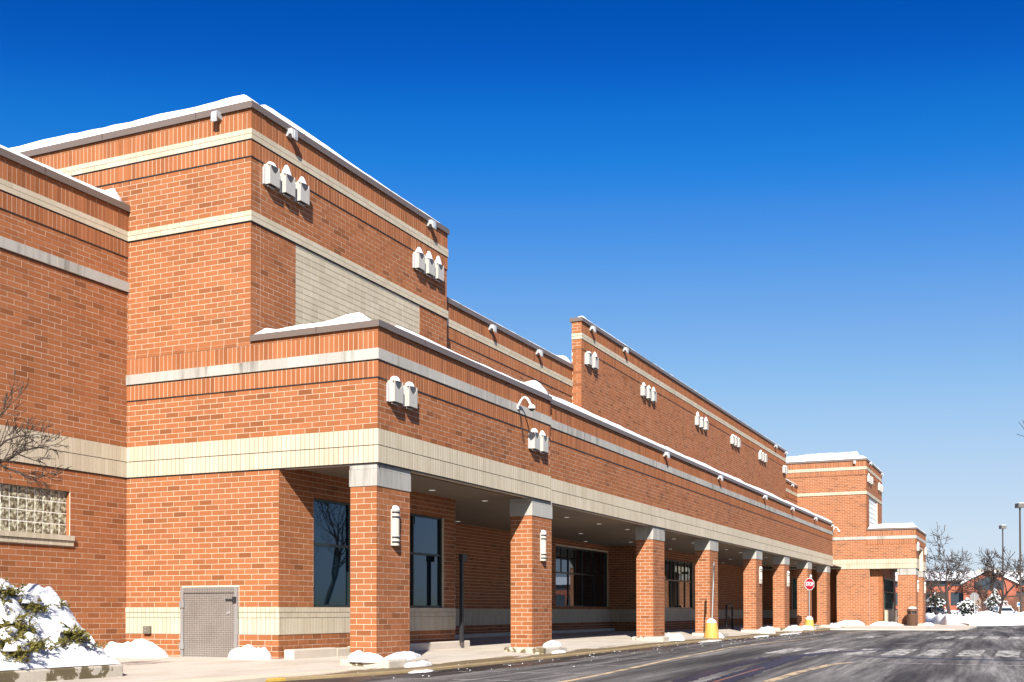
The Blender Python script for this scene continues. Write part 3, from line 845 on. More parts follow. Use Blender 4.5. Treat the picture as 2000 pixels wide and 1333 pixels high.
for i in range(4):
    for j_ in range(7):
        wd, hh = (FP[1] - FP[0]) / 4, (C2B - .05 - 8) / 7
        p = (FP[0] + wd * (i + .5), YF + .12, 8 + hh * (j_ + .5))
        if gme2 is None:
            o = MB().bbox(p[0] - wd / 2 + .02, p[0] + wd / 2 - .02, p[1] - .03, p[1] + .03, p[2] - hh / 2 + .02, p[2] + hh / 2 - .02, .015).build('pane', 'gblock_pale', gw, loc=p); gme2 = o.data
        else:
            o = bpy.data.objects.new('pane', gme2); col.objects.link(o); o.parent = gw; o.location = Vector(p) - wpos(gw)
# porch front with its tall opening
FO = (98.9, 103.2, BB - 1, 6.55)
w = slab('wall', 'F', YQ, XF + .31, XH, BB + .002, 7.75, holes=[FO])
MB().box(XF + .0215, XF + .3095, YQ + .0035, YQ + .02, BB + .01, 7.7).build('wall', 'mortar', bld)
for a, e in ((XF + IN, FO[0]), (FO[1], XH)):
    beam_band('F', YQ, a, e, w); 
panel('brick', 'F', YQ, XF + IN, XH, BT, S2, w, holes=[FO])
parapet2('F', YQ, XF + IN, XH, w)
coping('F', YQ, XF + .43, XH, ZC2, hi=.05, h=.145)
MB().box(XF - .074, XF + .429, YQ - .0745, YQ - .0005, ZC2 + .0005, ZC2 + .144).build('coping', 'coping', bld)
MB().box(XF + .31, XH - .3, YQ + .3, YF - .02, 6.6, 6.66).build('soffit_panel', 'soffit', sof)
MB().box(XF + .301, XF + .42, YQ + .31, YF - .02, BB + .01, 6.59).build('beam_back', 'soffit', bld)
MB().box(XH - .3, XH - .01, YQ + .01, YF - .02, BB + .01, 7.7).build('wall', 'mortar', bld)
column(XF + .01, YQ + .04, XF + 2.1, 9.757)
column(103.2, YQ + .04, 105.85, 9.757)
# inner wall with the teal window
YI = 11.0
W4 = (98.4, 105.6, 1.5, 4.05)
w = slab('wall', 'F', YI, 97.5, XG, -.2, 6.6, holes=[W4])
panel('brick', 'F', YI, 97.5, XG, -.005, 6.6, w, holes=[W4])
w = slab('wall', 'L', 97.48, YI + .31, YF + .3, -.2, 6.6)
panel('brick', 'L', 97.48, YI, YF + .3, -.005, 6.6, w)
window('porch_window', 'F', YI, *W4, 8, [2.95], 'teal glass window with thin mullions in the far porch', setb=.04, fw=.06, glass='teal_glass')
MB().bbox(98.1, 105.9, YI - .3, YI - .06, .2, 1.42, .04).build('window_bench', 'cream', bld)
window('porch_window', 'L', XF, 17.65, 18.1, 1.5, 4.1, 1, [2.8], 'narrow dark window beside the far passage', glass='teal_glass')
# dark passage behind the opening
MB().box(XF + 4, XF + 4.2, 12.4, 20, -.1, 6).build('wall', 'brick', bld)
MB().box(XF + .3, XF + 4, 12.45, 18.5, 5.0, 5.1).build('soffit_panel', 'soffit', sof)
MB().box(XF - 6, XF + 14, YQ - 1.2, YF + 6, -.1, .19).build('slab', 'concrete', pav)

# ------------------------------------------------------------------ lay the masonry
def proj(x, y, z):
    c, s = math.cos(TH), math.sin(TH)
    Z = x * c + y * s; X = x * s - y * c
    return 1000 + FPX * X / Z, 1194.7 - FPX * (z - CAM_H) / Z
def corners(p):
    kind, face, pl, a, e, z0, z1, pr, par = p
    q = pl - pr if face in 'LF' else pl + pr
    return [(q, u, z) if face in 'LR' else (u, q, z) for u, z in ((a, z0), (e, z0), (e, z1), (a, z1))]
def area(p):
    if p[1] in 'RB': return 0
    pts = [proj(*c) for c in corners(p)]
    if any(not (0 <= x <= 2000 and 0 <= y <= 1333) for x, y in pts): return 0
    s = 0
    for (x0, y0), (x1, y1) in zip(pts, pts[1:] + pts[:1]): s += x0 * y1 - x1 * y0
    return abs(s) / 2
KM = {'brick': 'brick', 'soldier_brick': 'soldier', 'cream_brick': 'cream', 'stone_block': 'stone', 'capital_block': 'stone'}
JOIN = {'brick': 'brickwork', 'soldier_brick': 'soldier_brickwork', 'cream_brick': 'cream_brickwork', 'stone_block': 'stone_bandwork', 'capital_block': 'capital_stonework'}
def piece_box(p, mb, jit=0):
    kind, face, pl, a, e, z0, z1, pr, par = p
    if face == 'L': mb.box(pl - pr - jit, pl + .02, a, e, z0, z1)
    elif face == 'R': mb.box(pl - .02, pl + pr + jit, a, e, z0, z1)
    elif face == 'F': mb.box(a, e, pl - pr - jit, pl + .02, z0, z1)
    else: mb.box(a, e, pl - .02, pl + pr + jit, z0, z1)
shared = {}
for kind in KM:
    ps = [p for p in PIECES if p[0] == kind]
    ps.sort(key=area, reverse=True)
    lim = 300
    big, rest = ps[:lim], ps[lim:]
    big, extra = [p for p in big if area(p) > 25], [p for p in big if area(p) <= 25]
    rest = rest + extra
    for p in big:
        _, face, pl, a, e, z0, z1, pr, par = p
        c = Vector(corners(p)[0]) * .5 + Vector(corners(p)[2]) * .5
        key = (kind, face, round(e - a, 3), round(z1 - z0, 3), round(pr, 3))
        me = shared.get(key)
        jit = random.uniform(-.0015, .0015) if kind != 'cream_brick' else random.uniform(-.0005, .0005)
        if me is None:
            q = MB(); piece_box(p, q)
            o = q.build(kind, KM[kind], par, loc=c); shared[key] = o.data
        else:
            o = bpy.data.objects.new(kind, me); col.objects.link(o); o.parent = par; o.location = c - wpos(par)
        o.location[1 if face in 'FB' else 0] += jit
    if rest:
        q = MB()
        for p in rest: piece_box(p, q, random.uniform(-.0015, .0015) if kind != 'cream_brick' else random.uniform(-.0005, .0005))
        tag(q.build(JOIN[kind], KM[kind], bld), kind='stuff')

#PART2
# ------------------------------------------------------------------ helpers for the things around the building
def at(px, D, z=0.):
    """world point on the sight line column px at depth D (used once to read distances off the plan)"""
    la = (px - 1000) / FPX * D
    return Vector((D * math.cos(TH) + la * math.sin(TH), D * math.sin(TH) - la * math.cos(TH), z))
def heap_mat():
    m = bpy.data.materials.new('gritty_shovelled_snow'); m.use_nodes = True
    n, l = nt(m); b = n['Principled BSDF']; g = n.new('ShaderNodeNewGeometry'); P = g.outputs['Position']
    a = noise_node(n, l, P, 5, 7, .7); f = noise_node(n, l, P, 40, 4, .7)
    c = ramp(n, l, a, [(.36, (.42, .40, .37)), (.5, (.60, .605, .61)), (.7, (.70, .71, .73))])
    c = mixc(n, l, ramp(n, l, f, [(.66, (0, 0, 0)), (.72, (1, 1, 1))]), c, (.20, .17, .13))
    l.new(c, b.inputs['Base Color']); b.inputs['Roughness'].default_value = .75
    bp = n.new('ShaderNodeBump'); bp.inputs['Strength'].default_value = .9; bp.inputs['Distance'].default_value = .05
    l.new(a, bp.inputs['Height']); l.new(bp.outputs[0], b.inputs['Normal'])
    return m
M['heap'] = heap_mat()
def mound(cx, cy, rx, ry, h, z0, name, label, seed=0, group=None, nr=12, na=36, rag=.22, parent=None):
    m = MB(); sx_, sy_ = .25 * fbm(seed * 1.7, .3), .25 * fbm(seed * 2.3, 4.1)
    def top(x, y, t):
        lump = fbm(x * 1.7 / max(.35, rx) + seed, y * 1.7 / max(.35, ry), seed, 3)
        fine_ = fbm(x * 7 + seed, y * 7, seed * 2, 3)
        return h * (max(0, 1 - t ** 3.4) ** .75 * (1 + .42 * lump) * .85 + .12 * fine_ * (1 - t))
    m.v.append((cx + sx_ * rx, cy + sy_ * ry, z0 + top(cx, cy, 0)))
    for i in range(1, nr + 1):
        t = i / nr
        for k in range(na):
            a = 2 * math.pi * k / na; ca, sa = math.cos(a), math.sin(a)
            rr = t * (1 + rag * (fbm(ca * 1.3 + seed * 3.1, sa * 1.3, seed) * 1.6 + .5 * fbm(ca * 4 + seed, sa * 4, seed)))
            x = cx + (sx_ * (1 - t) + rr * ca) * rx; y = cy + (sy_ * (1 - t) + rr * sa) * ry
            m.v.append((x, y, z0 + (max(-.01, top(x, y, t)) if i < nr else -.04)))
    m.f += [(0, 1 + k, 1 + (k + 1) % na) for k in range(na)]
    for i in range(nr - 1):
        for k in range(na):
            a = 1 + i * na + k; b_ = 1 + i * na + (k + 1) % na
            m.f.append((a, a + na, b_ + na, b_))
    o = m.build(name, 'heap', parent, smooth=True)
    if label: tag(o, label, 'snow', group)
    return o
def snow_strip(face, plane, u0, u1, z, h, label, w=.36, seed=0, step=.3, shape=None, name='snow_strip'):
    n = max(4, int((u1 - u0) / step)); m = MB(); pr = []
    for t in (0, .08, .25, .5, .75, .92, 1): pr.append((t, max(0., 1 - abs(2 * t - 1) ** 3.2) ** .6))
    K = len(pr)
    for i in range(n + 1):
        u = u0 + (u1 - u0) * i / n
        e = min(1, (u - u0) / .25, (u1 - u) / .25); e = max(0.02, e) ** .5
        hh = h * (shape(u) if shape else 1) * (1 + .28 * fbm(u * .35, seed * 7.7) + .07 * fbm(u * 2.1, seed)) * e
        jo = .02 * fbm(u * 1.7, seed + 3)
        for t, q in pr:
            o_ = plane - .066 + jo + t * w; zz = z - .004 + max(.002, hh) * q
            m.v.append((o_, u, zz) if face == 'L' else (u, o_, zz))
    for i in range(n):
        for k in range(K - 1):
            a = i * K + k; m.f.append((a, a + K, a + K + 1, a + 1))
    m.f += [tuple(range(K)), tuple(range(n * K + K - 1, n * K - 1, -1))]
    return tag(m.build(name, 'snow', None, smooth=True), label, 'snow', 'snow lying on the parapets')
ZT1, ZT2, ZTW = ZC1 + .165, ZC2 + .145, ZCW + .165
def bumps(*bs):
    return lambda u: sum(a * math.exp(-((u - c) / s_) ** 2) for c, s_, a in bs)
snow_strip('L', XA, YT - .05, 31, ZT1, .26, 'thick snow along the near side parapet of the tall corner tower', seed=1, w=.42)
snow_strip('L', XA + .3, YT + .3, 31, ZT1 - .06, .42, 'deeper drift of snow behind the tower side parapet', seed=14, w=.8)
snow_strip('F', YT, XA + .3, XB - .3, ZT1, .15, 'thin snow on the sloping front coping of the tall corner tower', seed=2, shape=lambda u: 1.35 - .09 * (u - XA))
snow_strip('L', XA, YP + .25, YT - .06, ZT2, .30, 'humped snow on the short side of the arcade roof below the tower', seed=3, w=.6, shape=bumps((14.4, .75, 1.0), (15.9, .9, .55), (17.0, .3, .55)))
snow_strip('F', YP, XA + .7, XS - .05, ZT2, .13, 'snow on the near arcade parapet ending in a rounded drift', seed=4, w=.4, shape=lambda u: .8 + 2.0 * math.exp(-((u - 32.2) / .7) ** 2))
snow_strip('F', YP2, XS + .1, XE - .1, ZT2, .19, 'long white strip of snow on the receding arcade parapet', seed=5, w=.4)
snow_strip('F', YW, 6, XA - .15, ZTW, .17, 'snow on the parapet of the left wing, heaped at its end', seed=6, w=.4, shape=lambda u: .75 + 1.2 * math.exp(-((u - 22.35) / .28) ** 2))
snow_strip('F', YU, XB + .3, XC - .05, ZTW, .06, 'thin snow on the low parapet between the tower and the raised wall', seed=7, shape=lambda u: 1 + 3.2 * math.exp(-((u - 44.6) / .7) ** 2))
snow_strip('F', YT, XC - .0, XD, ZT1, .07, 'thin snow on the coping of the long raised wall', seed=8, shape=lambda u: 1 + 1.2 * math.exp(-((u - XC - .1) / .3) ** 2))
snow_strip('F', YU, XD + .1, XF - .1, ZTW, .10, 'short strip of snow beside the far tower', seed=9)
snow_strip('L', XF, YF - .05, 31, ZT1, .22, 'snow on the side parapet of the far tower', seed=10, w=.42)
snow_strip('L', XF + .35, YF + .5, 31, ZT1 + .02, .62, 'deep drift of snow on the roof of the far tower', seed=11, w=1.0)
snow_strip('F', YF, XF + .4, XG, ZT1, .12, 'snow on the front coping of the far tower', seed=12)
snow_strip('L', XF, YQ - .05, YF - .1, ZT2, .36, 'thick snow on the side of the far porch roof', seed=13, w=.5)
snow_strip('F', YQ, XF + .4, XH, ZT2, .12, 'thin snow on the front coping of the far porch', seed=15)

# ------------------------------------------------------------------ box lamps on the walls
def lamp_proto(peak):
    r = empty('wall_lamp')
    hw, d, h = .2, .2, .5
    cvp = [(hw - .03, h), (hw - .05, h - .09), (.07, h - .17), (.0, h - .2), (-.07, h - .17), (-hw + .05, h - .09), (-hw + .03, h)]
    m = MB()
    left = [(-hw, 0), (0, 0), (0, h - .2), (-.07, h - .17), (-hw + .05, h - .09), (-hw + .03, h), (-hw, h)]
    m.prism(left, 'y', -d, -d + .014)
    m.prism([(-x, z) for x, z in reversed(left)], 'y', -d, -d + .014)
    for sx_ in (-1, 1):
        a = sx_ * hw
        m.prism([(-d + .015, 0), (0, 0), (0, h), (-.11, h), (-d + .015, h - .09)], 'x', min(a, a - sx_ * .014), max(a, a - sx_ * .014))
    m.box(-hw + .015, hw - .015, -.016, -.004, .0, h)
    m.build('housing', 'white_metal', r)
    MB().box(-hw + .016, hw - .016, -d + .02, -.02, .12, h - .006).build('lens', 'lens', r)
    MB().box(-hw + .016, hw - .016, -d + .02, -.02, .03, .045).build('baffle', 'lens', r)
    MB().tube([(-.16, -.10, -.03), (.1, -.10, -.03)], .018, 8).build('lamp_bar', 'galv', r)
    MB().box(-hw - .05, -hw - .002, -.06, -.004, .0, h * .85).build('bracket', 'grey_metal', r)
    m = MB(); pf = [(1, -.01), (.98, .25), (.86, .58), (.6, .85), (.3, .97), (0, 1)] if not peak else [(1, -.01), (.93, .2), (.7, .5), (.5, .75), (.3, .93), (0, 1)]
    m.lathe([(rr, zz) for rr, zz in pf], 16)
    hh = .13 if not peak else .26
    m.v = [(x * .19, -.1 + y * .105, h + z * hh) for x, y, z in m.v]
    m.build('snow_cap', 'snow', r, smooth=True)
    return r
LP = [lamp_proto(False), lamp_proto(True)]
used = [False, False]
def put_lamp(x, y, z, k, label, group, rz=0, sc_=1):
    if not used[k]: o = LP[k]; used[k] = True; o.location = (x, y, z); o.rotation_euler = (0, 0, rz)
    else: o = copy_tree(LP[k], (x, y, z), rz)
    for ch in o.children:
        if ch.name.startswith('snow_cap'):
            q = random.uniform(.55, 1.15); ch.scale = (random.uniform(.8, 1.02), random.uniform(.85, 1.02), q); ch.location = (random.uniform(-.02, .025), 0, .5 * (1 - q))
    o['label'] = label; o['category'] = 'wall lamp'; o['group'] = group
    return o
G = 'white box lamps on the brick walls'
ORD = ['left', 'middle', 'right']
def lamp_group(xs, y, z, where, pk, names=None):
    names = names or (ORD if len(xs) == 3 else ['left', 'right'])
    for n_, x, k in zip(names, xs, pk):
        lab = 'snow capped box lamp, ' + n_ + ' of the ' + {2: 'pair', 3: 'three'}[len(xs)] + ' ' + where if len(xs) > 1 else 'snow capped box lamp ' + where
        put_lamp(x + .2, y, z, k, lab, G)
lamp_group([23.21, 23.87, 24.51], YT, 11.94, 'near the tower corner', (0, 1, 1))
lamp_group([30.77, 31.42, 32.03], YT, 11.92, 'at the right end of the tower front', (1, 1, 1))
lamp_group([23.14, 23.83], YP, 6.25, 'at the arcade corner over the first column', (0, 0))
lamp_group([31.42, 32.08], YP, 6.22, 'beside the dome camera', (0, 1))
lamp_group([45.69, 46.45], YT, 11.88, 'at the start of the raised wall', (0, 1))
lamp_group([53.37, 54.15, 54.93], YT, 11.86, 'second along the raised wall', (1, 1, 1))
lamp_group([63.3, 64.2, 65.1], YT, 11.9, 'third along the raised wall', (1, 0, 1))
lamp_group([71.7, 72.5, 73.3], YT, 11.95, 'fourth along the raised wall', (0, 0, 0))
lamp_group([79.9, 80.7, 81.5], YT, 11.95, 'fifth along the raised wall', (1, 0, 0))
lamp_group([88.4, 89.1], YT, 11.95, 'at the far end of the raised wall', (0, 0))
lamp_group([97.4, 98.4, 99.4], YF, 11.95, 'at the left of the far tower front', (1, 0, 0))
lamp_group([104.6, 105.6, 106.6], YF, 11.95, 'at the right of the far tower front', (1, 0, 0))
lamp_group([97.2], YQ, 6.2, 'left of the far porch opening', (1,))
lamp_group([104.6], YQ, 6.2, 'right of the far porch opening', (1,))

# ------------------------------------------------------------------ hooded floodlights under the copings
fl = empty('floodlight')
m = MB()
m.prism([(-.02, -.02), (-.02, .16), (-.12, .22), (-.33, .22), (-.38, .18), (-.40, -.12), (-.36, -.12), (-.33, .0), (-.26, .05), (-.18, .04), (-.12, -.03)], 'x', -.15, -.06)
m.build('hood', 'grey_metal', fl)
m = MB(); m.prism([(-.02, -.02), (-.02, .16), (-.12, .22), (-.33, .22), (-.38, .18), (-.38, .02), (-.2, .0)], 'x', -.058, .15); m.build('lamp_body', 'grey_metal', fl)
m = MB(); m.prism([(-.385, .2), (-.42, .16), (-.43, -.05), (-.41, -.15), (-.395, -.15), (-.40, -.02)], 'x', -.05, .17); m.build('visor', 'grey_metal', fl)
MB().box(-.04, .04, -.1, -.004, -.02, .06).build('bracket', 'grey_metal', fl)
fused = False
def put_flood(x, y, z, label, rz=0):
    global fused
    if not fused: o = fl; fused = True; o.location = (x, y, z); o.rotation_euler = (0, 0, rz)
    else: o = copy_tree(fl, (x, y, z), rz)
    o.scale = (.6, .6, .75)
    tag(o, 'pale grey hooded floodlight ' + label, 'floodlight', 'hooded floodlights along the parapets')
put_flood(XA, 18.2, 13.5, 'on the side of the tall tower', rz=R(-90))
put_flood(24.2, YT, 13.5, 'on the tower front near its corner')
put_flood(31.7, YT, 13.5, 'on the tower front near its right end')
put_flood(37.1, YU, 11.47, 'on the set back wall, nearer the tower')
put_flood(41.4, YU, 11.47, 'on the set back wall, nearer the raised wall')
put_flood(46.3, YT, 13.47, 'at the start of the raised wall')
put_flood(50.7, YT, 13.47, 'second along the raised wall')
put_flood(85.2, YT, 13.5, 'last but one along the raised wall')
put_flood(89.2, YT, 13.5, 'at the far end of the raised wall')
put_flood(94.0, YU, 11.5, 'in the gap between raised wall and far tower')
for i, x in enumerate((45.7, 54.7, 65.0, 73.2, 81.7, 89.3)):
    put_flood(x, YP2, 7.76, ['first', 'second', 'third', 'fourth', 'fifth', 'last'][i] + ' in the row along the arcade parapet')
put_flood(XF, 13.0, 13.45, 'on the side of the far tower', rz=R(-90))
put_flood(98.5, YF, 13.5, 'on the far tower front near its corner')
put_flood(106.6, YF, 13.5, 'at the right end of the far tower front')

# ------------------------------------------------------------------ sconces on columns
sc0 = empty('wall_sconce')
def half(prof): 
    m = MB(); m.lathe(prof, 14, a0=math.pi, a1=2 * math.pi); m.v = [(x, y * 1.05 - .03, z) for x, y, z in m.v]; return m
MB().box(-.13, .13, -.035, -.004, .0, .86).build('back_plate', 'white_metal', sc0)
half([(0, .0), (.105, .0), (.11, .02), (.11, .83), (0, .84)]).build('shade', mat('cream_shade', (.42, .385, .32), .4), sc0, smooth=False)
for z in (.06, .17, .65, .76): half([(.11, z), (.119, z + .004), (.119, z + .032), (.11, z + .036)]).build('band', 'black', sc0)
for z in (.10, .21, .69, .80): half([(.111, z), (.122, z + .004), (.122, z + .026), (.111, z + .03)]).build('ring', 'white_metal', sc0)
m = half([(.115, .84), (.112, .88), (.08, .93), (.04, .95), (0, .955)]); m.build('snow_cap', 'snow', sc0, smooth=True)
sp = [(23.5, 13.70, 2.9, 'on the first column at the corner'), (32.5, 13.70, 2.9, 'on the second column'), (64.2, 13.83, 2.9, 'on the fifth column'), (72.2, 13.83, 2.9, 'on the sixth column'), (80.2, 13.83, 2.9, 'on the seventh column'),
      (98.0, YQ + .04, 2.9, 'on the left column of the far porch'), (104.6, YQ + .04, 2.9, 'on the right column of the far porch')]
for i, (x, y, z, w_) in enumerate(sp):
    o = sc0 if i == 0 else copy_tree(sc0, (x, y, z))
    if i == 0: o.location = (x, y, z)
    tag(o, 'cream cylindrical wall sconce with dark bands ' + w_, 'sconce', 'sconces on the columns')

# ------------------------------------------------------------------ dome cameras
cm = empty('security_camera')
MB().box(-.05, .05, -.03, -.002, -.07, .07).build('mount', 'white', cm)
pts = [(0, -.02, 0)] + [(0, -.02 - .42 * t, .26 * math.sin(math.pi * min(1, t * 1.05)) ** .8 if t < .95 else .03) for t in [k / 10 for k in range(1, 11)]]
MB().tube(pts, .035, 8).build('arm', 'white', cm, smooth=True)
m = MB(); m.lathe([(0, .04), (.06, .03), (.1, -.02), (.11, -.07), (.1, -.09)], 16, (0, -.45, 0)); m.build('dome_cap', 'white', cm, smooth=True)
m = MB(); m.lathe([(.085, -.085), (.075, -.12), (.04, -.15), (0, -.16)], 14, (0, -.45, 0)); m.build('dome', 'black', cm, smooth=True)
MB().tube([(.02, -.02, -.06), (.1, -.03, -.15), (.2, -.03, -.32), (.25, -.045, -.7), (.3, -.04, -.75), (.42, -.03, -1.0)], .012, 5).build('cable', 'black', cm)
cm.location = (30.5, YP - .05, 7.32)
tag(cm, 'white gooseneck dome camera with cable over the second column', 'camera', 'dome cameras on the parapet')
o = copy_tree(cm, (XE - .15, YP2 - .05, 7.5)); tag(o, 'white gooseneck dome camera at the far end of the arcade', 'camera', 'dome cameras on the parapet')

# ------------------------------------------------------------------ bollard signs
def octagon(r): return [(r * math.cos(R(22.5 + 45 * k)), r * math.sin(R(22.5 + 45 * k))) for k in range(8)]
def text_mesh(txt, size):
    c = bpy.data.curves.new('t', 'FONT'); c.body = txt; c.size = size; c.align_x = 'CENTER'; c.align_y = 'CENTER'; c.extrude = .002; c.offset = .008
    o = bpy.data.objects.new('t', c); col.objects.link(o)
    dg = bpy.context.evaluated_depsgraph_get(); me = bpy.data.meshes.new_from_object(o.evaluated_get(dg))
    bpy.data.objects.remove(o); return me
def bollard(x, y, label, sign, rz, lean=0, h=3.4, snowy=True):
    z = zw(x, y)
    r = empty('sign_bollard', (x, y, z)); tag(r, label, 'bollard sign', 'yellow bollard signs by the kerb')
    m = MB(); m.lathe([(.34, -.02), (.335, .1), (.29, .45), (.25, .66), (.18, .76), (.05, .8), (0, .8)], 20); 
    b_ = m.build('base', 'yellow', None, smooth=True); b_.parent = r
    m = MB(); m.lathe([(.235, .69), (.225, .74), (.18, .81), (.11, .86), (.05, .885), (0, .89)], 20); m.v = [(vx * (1 + .06 * fbm(vx * 4, vy * 4, x)), vy, vz + .02 * fbm(vx * 5, vy * 5, x)) for vx, vy, vz in m.v]
    b_ = m.build('snow_cap', 'snow', None, smooth=True); b_.parent = r
    L = Vector((lean * .3, -lean, 1))
    b_ = MB().tube([L * .75, L * (h + .0)], .032, 8).build('post', 'galv', None); b_.parent = r
    s = empty('sign', (0, 0, 0)); s.parent = r; s.location = L * (h - .38) + Vector((math.cos(rz) * -.045, math.sin(rz) * -.045, 0)); s.rotation_euler = (R(90), 0, rz - R(90))
    if sign == 'STOP':
        b_ = MB().prism(octagon(.41), 'z', -.006, 0).build('plate', 'white', None); b_.parent = s
        b_ = MB().prism(octagon(.382), 'z', .0005, .004).build('face', 'red', None); b_.parent = s
        me = text_mesh('STOP', .30); me.materials.append(M['white']); t = bpy.data.objects.new('lettering', me); col.objects.link(t); t.parent = s; t.location = (0, 0, .0065)
        t.scale = (.82, 1.15, 1)
    else:
        b_ = MB().prism([(-.3, -.38), (.3, -.38), (.3, .38), (-.3, .38)], 'z', -.006, 0).build('plate', 'sign_back', None); b_.parent = s
    return r
bollard(50.9, 13.15, 'yellow bell shaped bollard with leaning pole before the fourth column', 'edge', R(105), lean=.035)
bollard(76.0, 13.15, 'yellow bollard carrying a red STOP sign beside the seventh column', 'STOP', R(48), h=3.35)

# ------------------------------------------------------------------ litter bin
tz = .19
tc = empty('trash_can', (95.7, 8.55, tz)); tag(tc, 'brown round trash can with domed lid and snow before the far porch', 'trash can')
m = MB(); m.lathe([(.36, 0), (.39, .03), (.405, .9), (.42, .93), (.40, .95)], 24); m.v = [(x + 95.7, y + 8.55, z + tz) for x, y, z in m.v]; m.build('body', 'trash', tc, smooth=True)
m = MB(); m.lathe([(.34, .94), (.34, 1.16)], 20); m.v = [(x + 95.7, y + 8.55, z + tz) for x, y, z in m.v]; m.build('opening', 'black', tc)
for k in range(5):
    a = 2 * math.pi * k / 5 + .5
    MB().box(95.7 + .385 * math.cos(a) - .03, 95.7 + .385 * math.cos(a) + .03, 8.55 + .385 * math.sin(a) - .03, 8.55 + .385 * math.sin(a) + .03, tz + .93, tz + 1.17).build('lid_strut', 'trash', tc)
m = MB(); m.lathe([(.41, 1.15), (.425, 1.18), (.42, 1.24), (.36, 1.33), (.2, 1.4), (0, 1.42)], 24); m.v = [(x + 95.7, y + 8.55, z + tz) for x, y, z in m.v]; m.build('lid', 'trash', tc, smooth=True)
m = MB(); m.lathe([(.33, 1.362), (.31, 1.42), (.2, 1.49), (0, 1.52)], 20); m.v = [(x + 95.7, y + 8.55, z + tz) for x, y, z in m.v]; m.build('snow_cap', 'snow', tc, smooth=True)

# ------------------------------------------------------------------ dark cart rails deep in the arcade
for i, x in enumerate((66.6, 74.9)):
    y = 16.3; z = zw(x, y)
    m = MB(); m.tube([(x, y, z), (x, y, z + 1.25), (x + .08, y, z + 1.38), (x + .3, y, z + 1.4), (x + 1.3, y, z + 1.4), (x + 1.45, y, z + 1.3), (x + 1.45, y, z)], .06, 8)
    m.tube([(x, y, z + .7), (x + 1.45, y, z + .7)], .04, 6)
    tag(m.build('guard_rail', 'black', None, smooth=True), 'black hooped guard rail in the shade behind the ' + ['fifth', 'sixth'][i] + ' column', 'rail', 'guard rails in the arcade')

# ------------------------------------------------------------------ snow heaps by the walls and columns
GS = 'shovelled snow heaps'
mound(22.15, 20.35, .55, 1.05, .42, .2, 'snow_heap', 'white snow heap in the corner of wing and tower', 1, GS)
mound(22.3, 16.95, .42, .62, .36, .18, 'snow_heap', 'white snow heap between the steel door and the tower corner', 2, GS)
mound(22.5, 13.85, .17, .5, .2, .24, 'snow_heap', 'snow lying on the left of the first column footing', 3, GS, rag=.12)
mound(23.45, 13.43, .92, .22, .17, .24, 'snow_heap', 'snow lying on the front of the first column footing', 4, GS, rag=.1)
mound(23.6, 13.08, .62, .13, .1, .1, 'snow_heap', 'low snow crust at the foot of the first column footing', 5, GS)
mound(32.7, 13.43, .62, .2, .17, .27, 'snow_heap', 'snow lying on the second column footing', 6, GS, rag=.1)
mound(32.4, 13.1, .55, .09, .05, .12, 'snow_heap', 'snow crumbs below the second column footing', 7, GS)
mound(45.6, 13.35, .75, .4, .26, .2, 'snow_heap', 'grooved snow heap at the foot of the third column', 8, GS)
mound(51.5, 13.2, .9, .36, .32, .14, 'snow_heap', 'snow around the leaning bollard base', 9, GS)
mound(63.6, 13.3, 1.2, .45, .4, .14, 'snow_heap', 'snow heap at the foot of the fifth column', 10, GS)
mound(71.6, 13.3, 1.4, .45, .34, .14, 'snow_heap', 'flat snow heap at the foot of the sixth column', 11, GS)
mound(76.5, 13.25, 1.5, .4, .38, .14, 'snow_heap', 'snow banked round the STOP sign bollard', 12, GS)
mound(87.6, 13.3, .9, .45, .36, .14, 'snow_heap', 'small snow peak at the foot of the last column', 13, GS)
mound(96.0, 13.3, .6, 1.2, .48, .18, 'snow_heap', 'long smooth snow heap against the far brick pier', 14, GS, rag=.1)
mound(97.0, 7.5, 1.0, .5, .28, .18, 'snow_heap', 'snow behind the trash can at the far porch column', 15, GS)
mound(95.9, 10.6, .5, 1.2, .34, .18, 'snow_heap', 'snow under the teal window of the far porch', 16, GS)
# crumbs of snow and ice on the road by the kerb
m = MB(); rng = random.Random(3)
for k in range(150):
    x = rng.uniform(20, 70); y = curb_y(x) - abs(rng.gauss(0, 1.0)) + .2; r_ = rng.uniform(.005, .014) * (1 + x / 50)
    i = len(m.v); z = zr(x) if y < curb_y(x) else zr(x) + .064
    m.v += [(x + r_ * 1.6, y, z), (x, y + r_, z), (x - r_ * 1.6, y, z), (x, y - r_, z), (x, y, z + r_ * .8)]
    m.f += [(i + a, i + (a + 1) % 4, i + 4) for a in range(4)]
tag(m.build('snow_crumbs', 'snow', None), 'scattered crumbs of snow along the kerb', 'snow', kind='stuff')
# thin crust of snow along the gutter
for i, (x0, x1) in enumerate(((46.0, 50.0), (56, 60), (62.5, 69), (21.9, 23.2))):
    mound((x0 + x1) / 2, curb_y(x0) - .1, (x1 - x0) / 2, .16, .05, zr(x0), 'snow_crust', 'thin crust of snow in the gutter ' + ['before the leaning bollard', 'past the leaning bollard', 'before the fifth column', 'below the first column'][i], 30 + i, 'snow crusts in the gutter', nr=5)

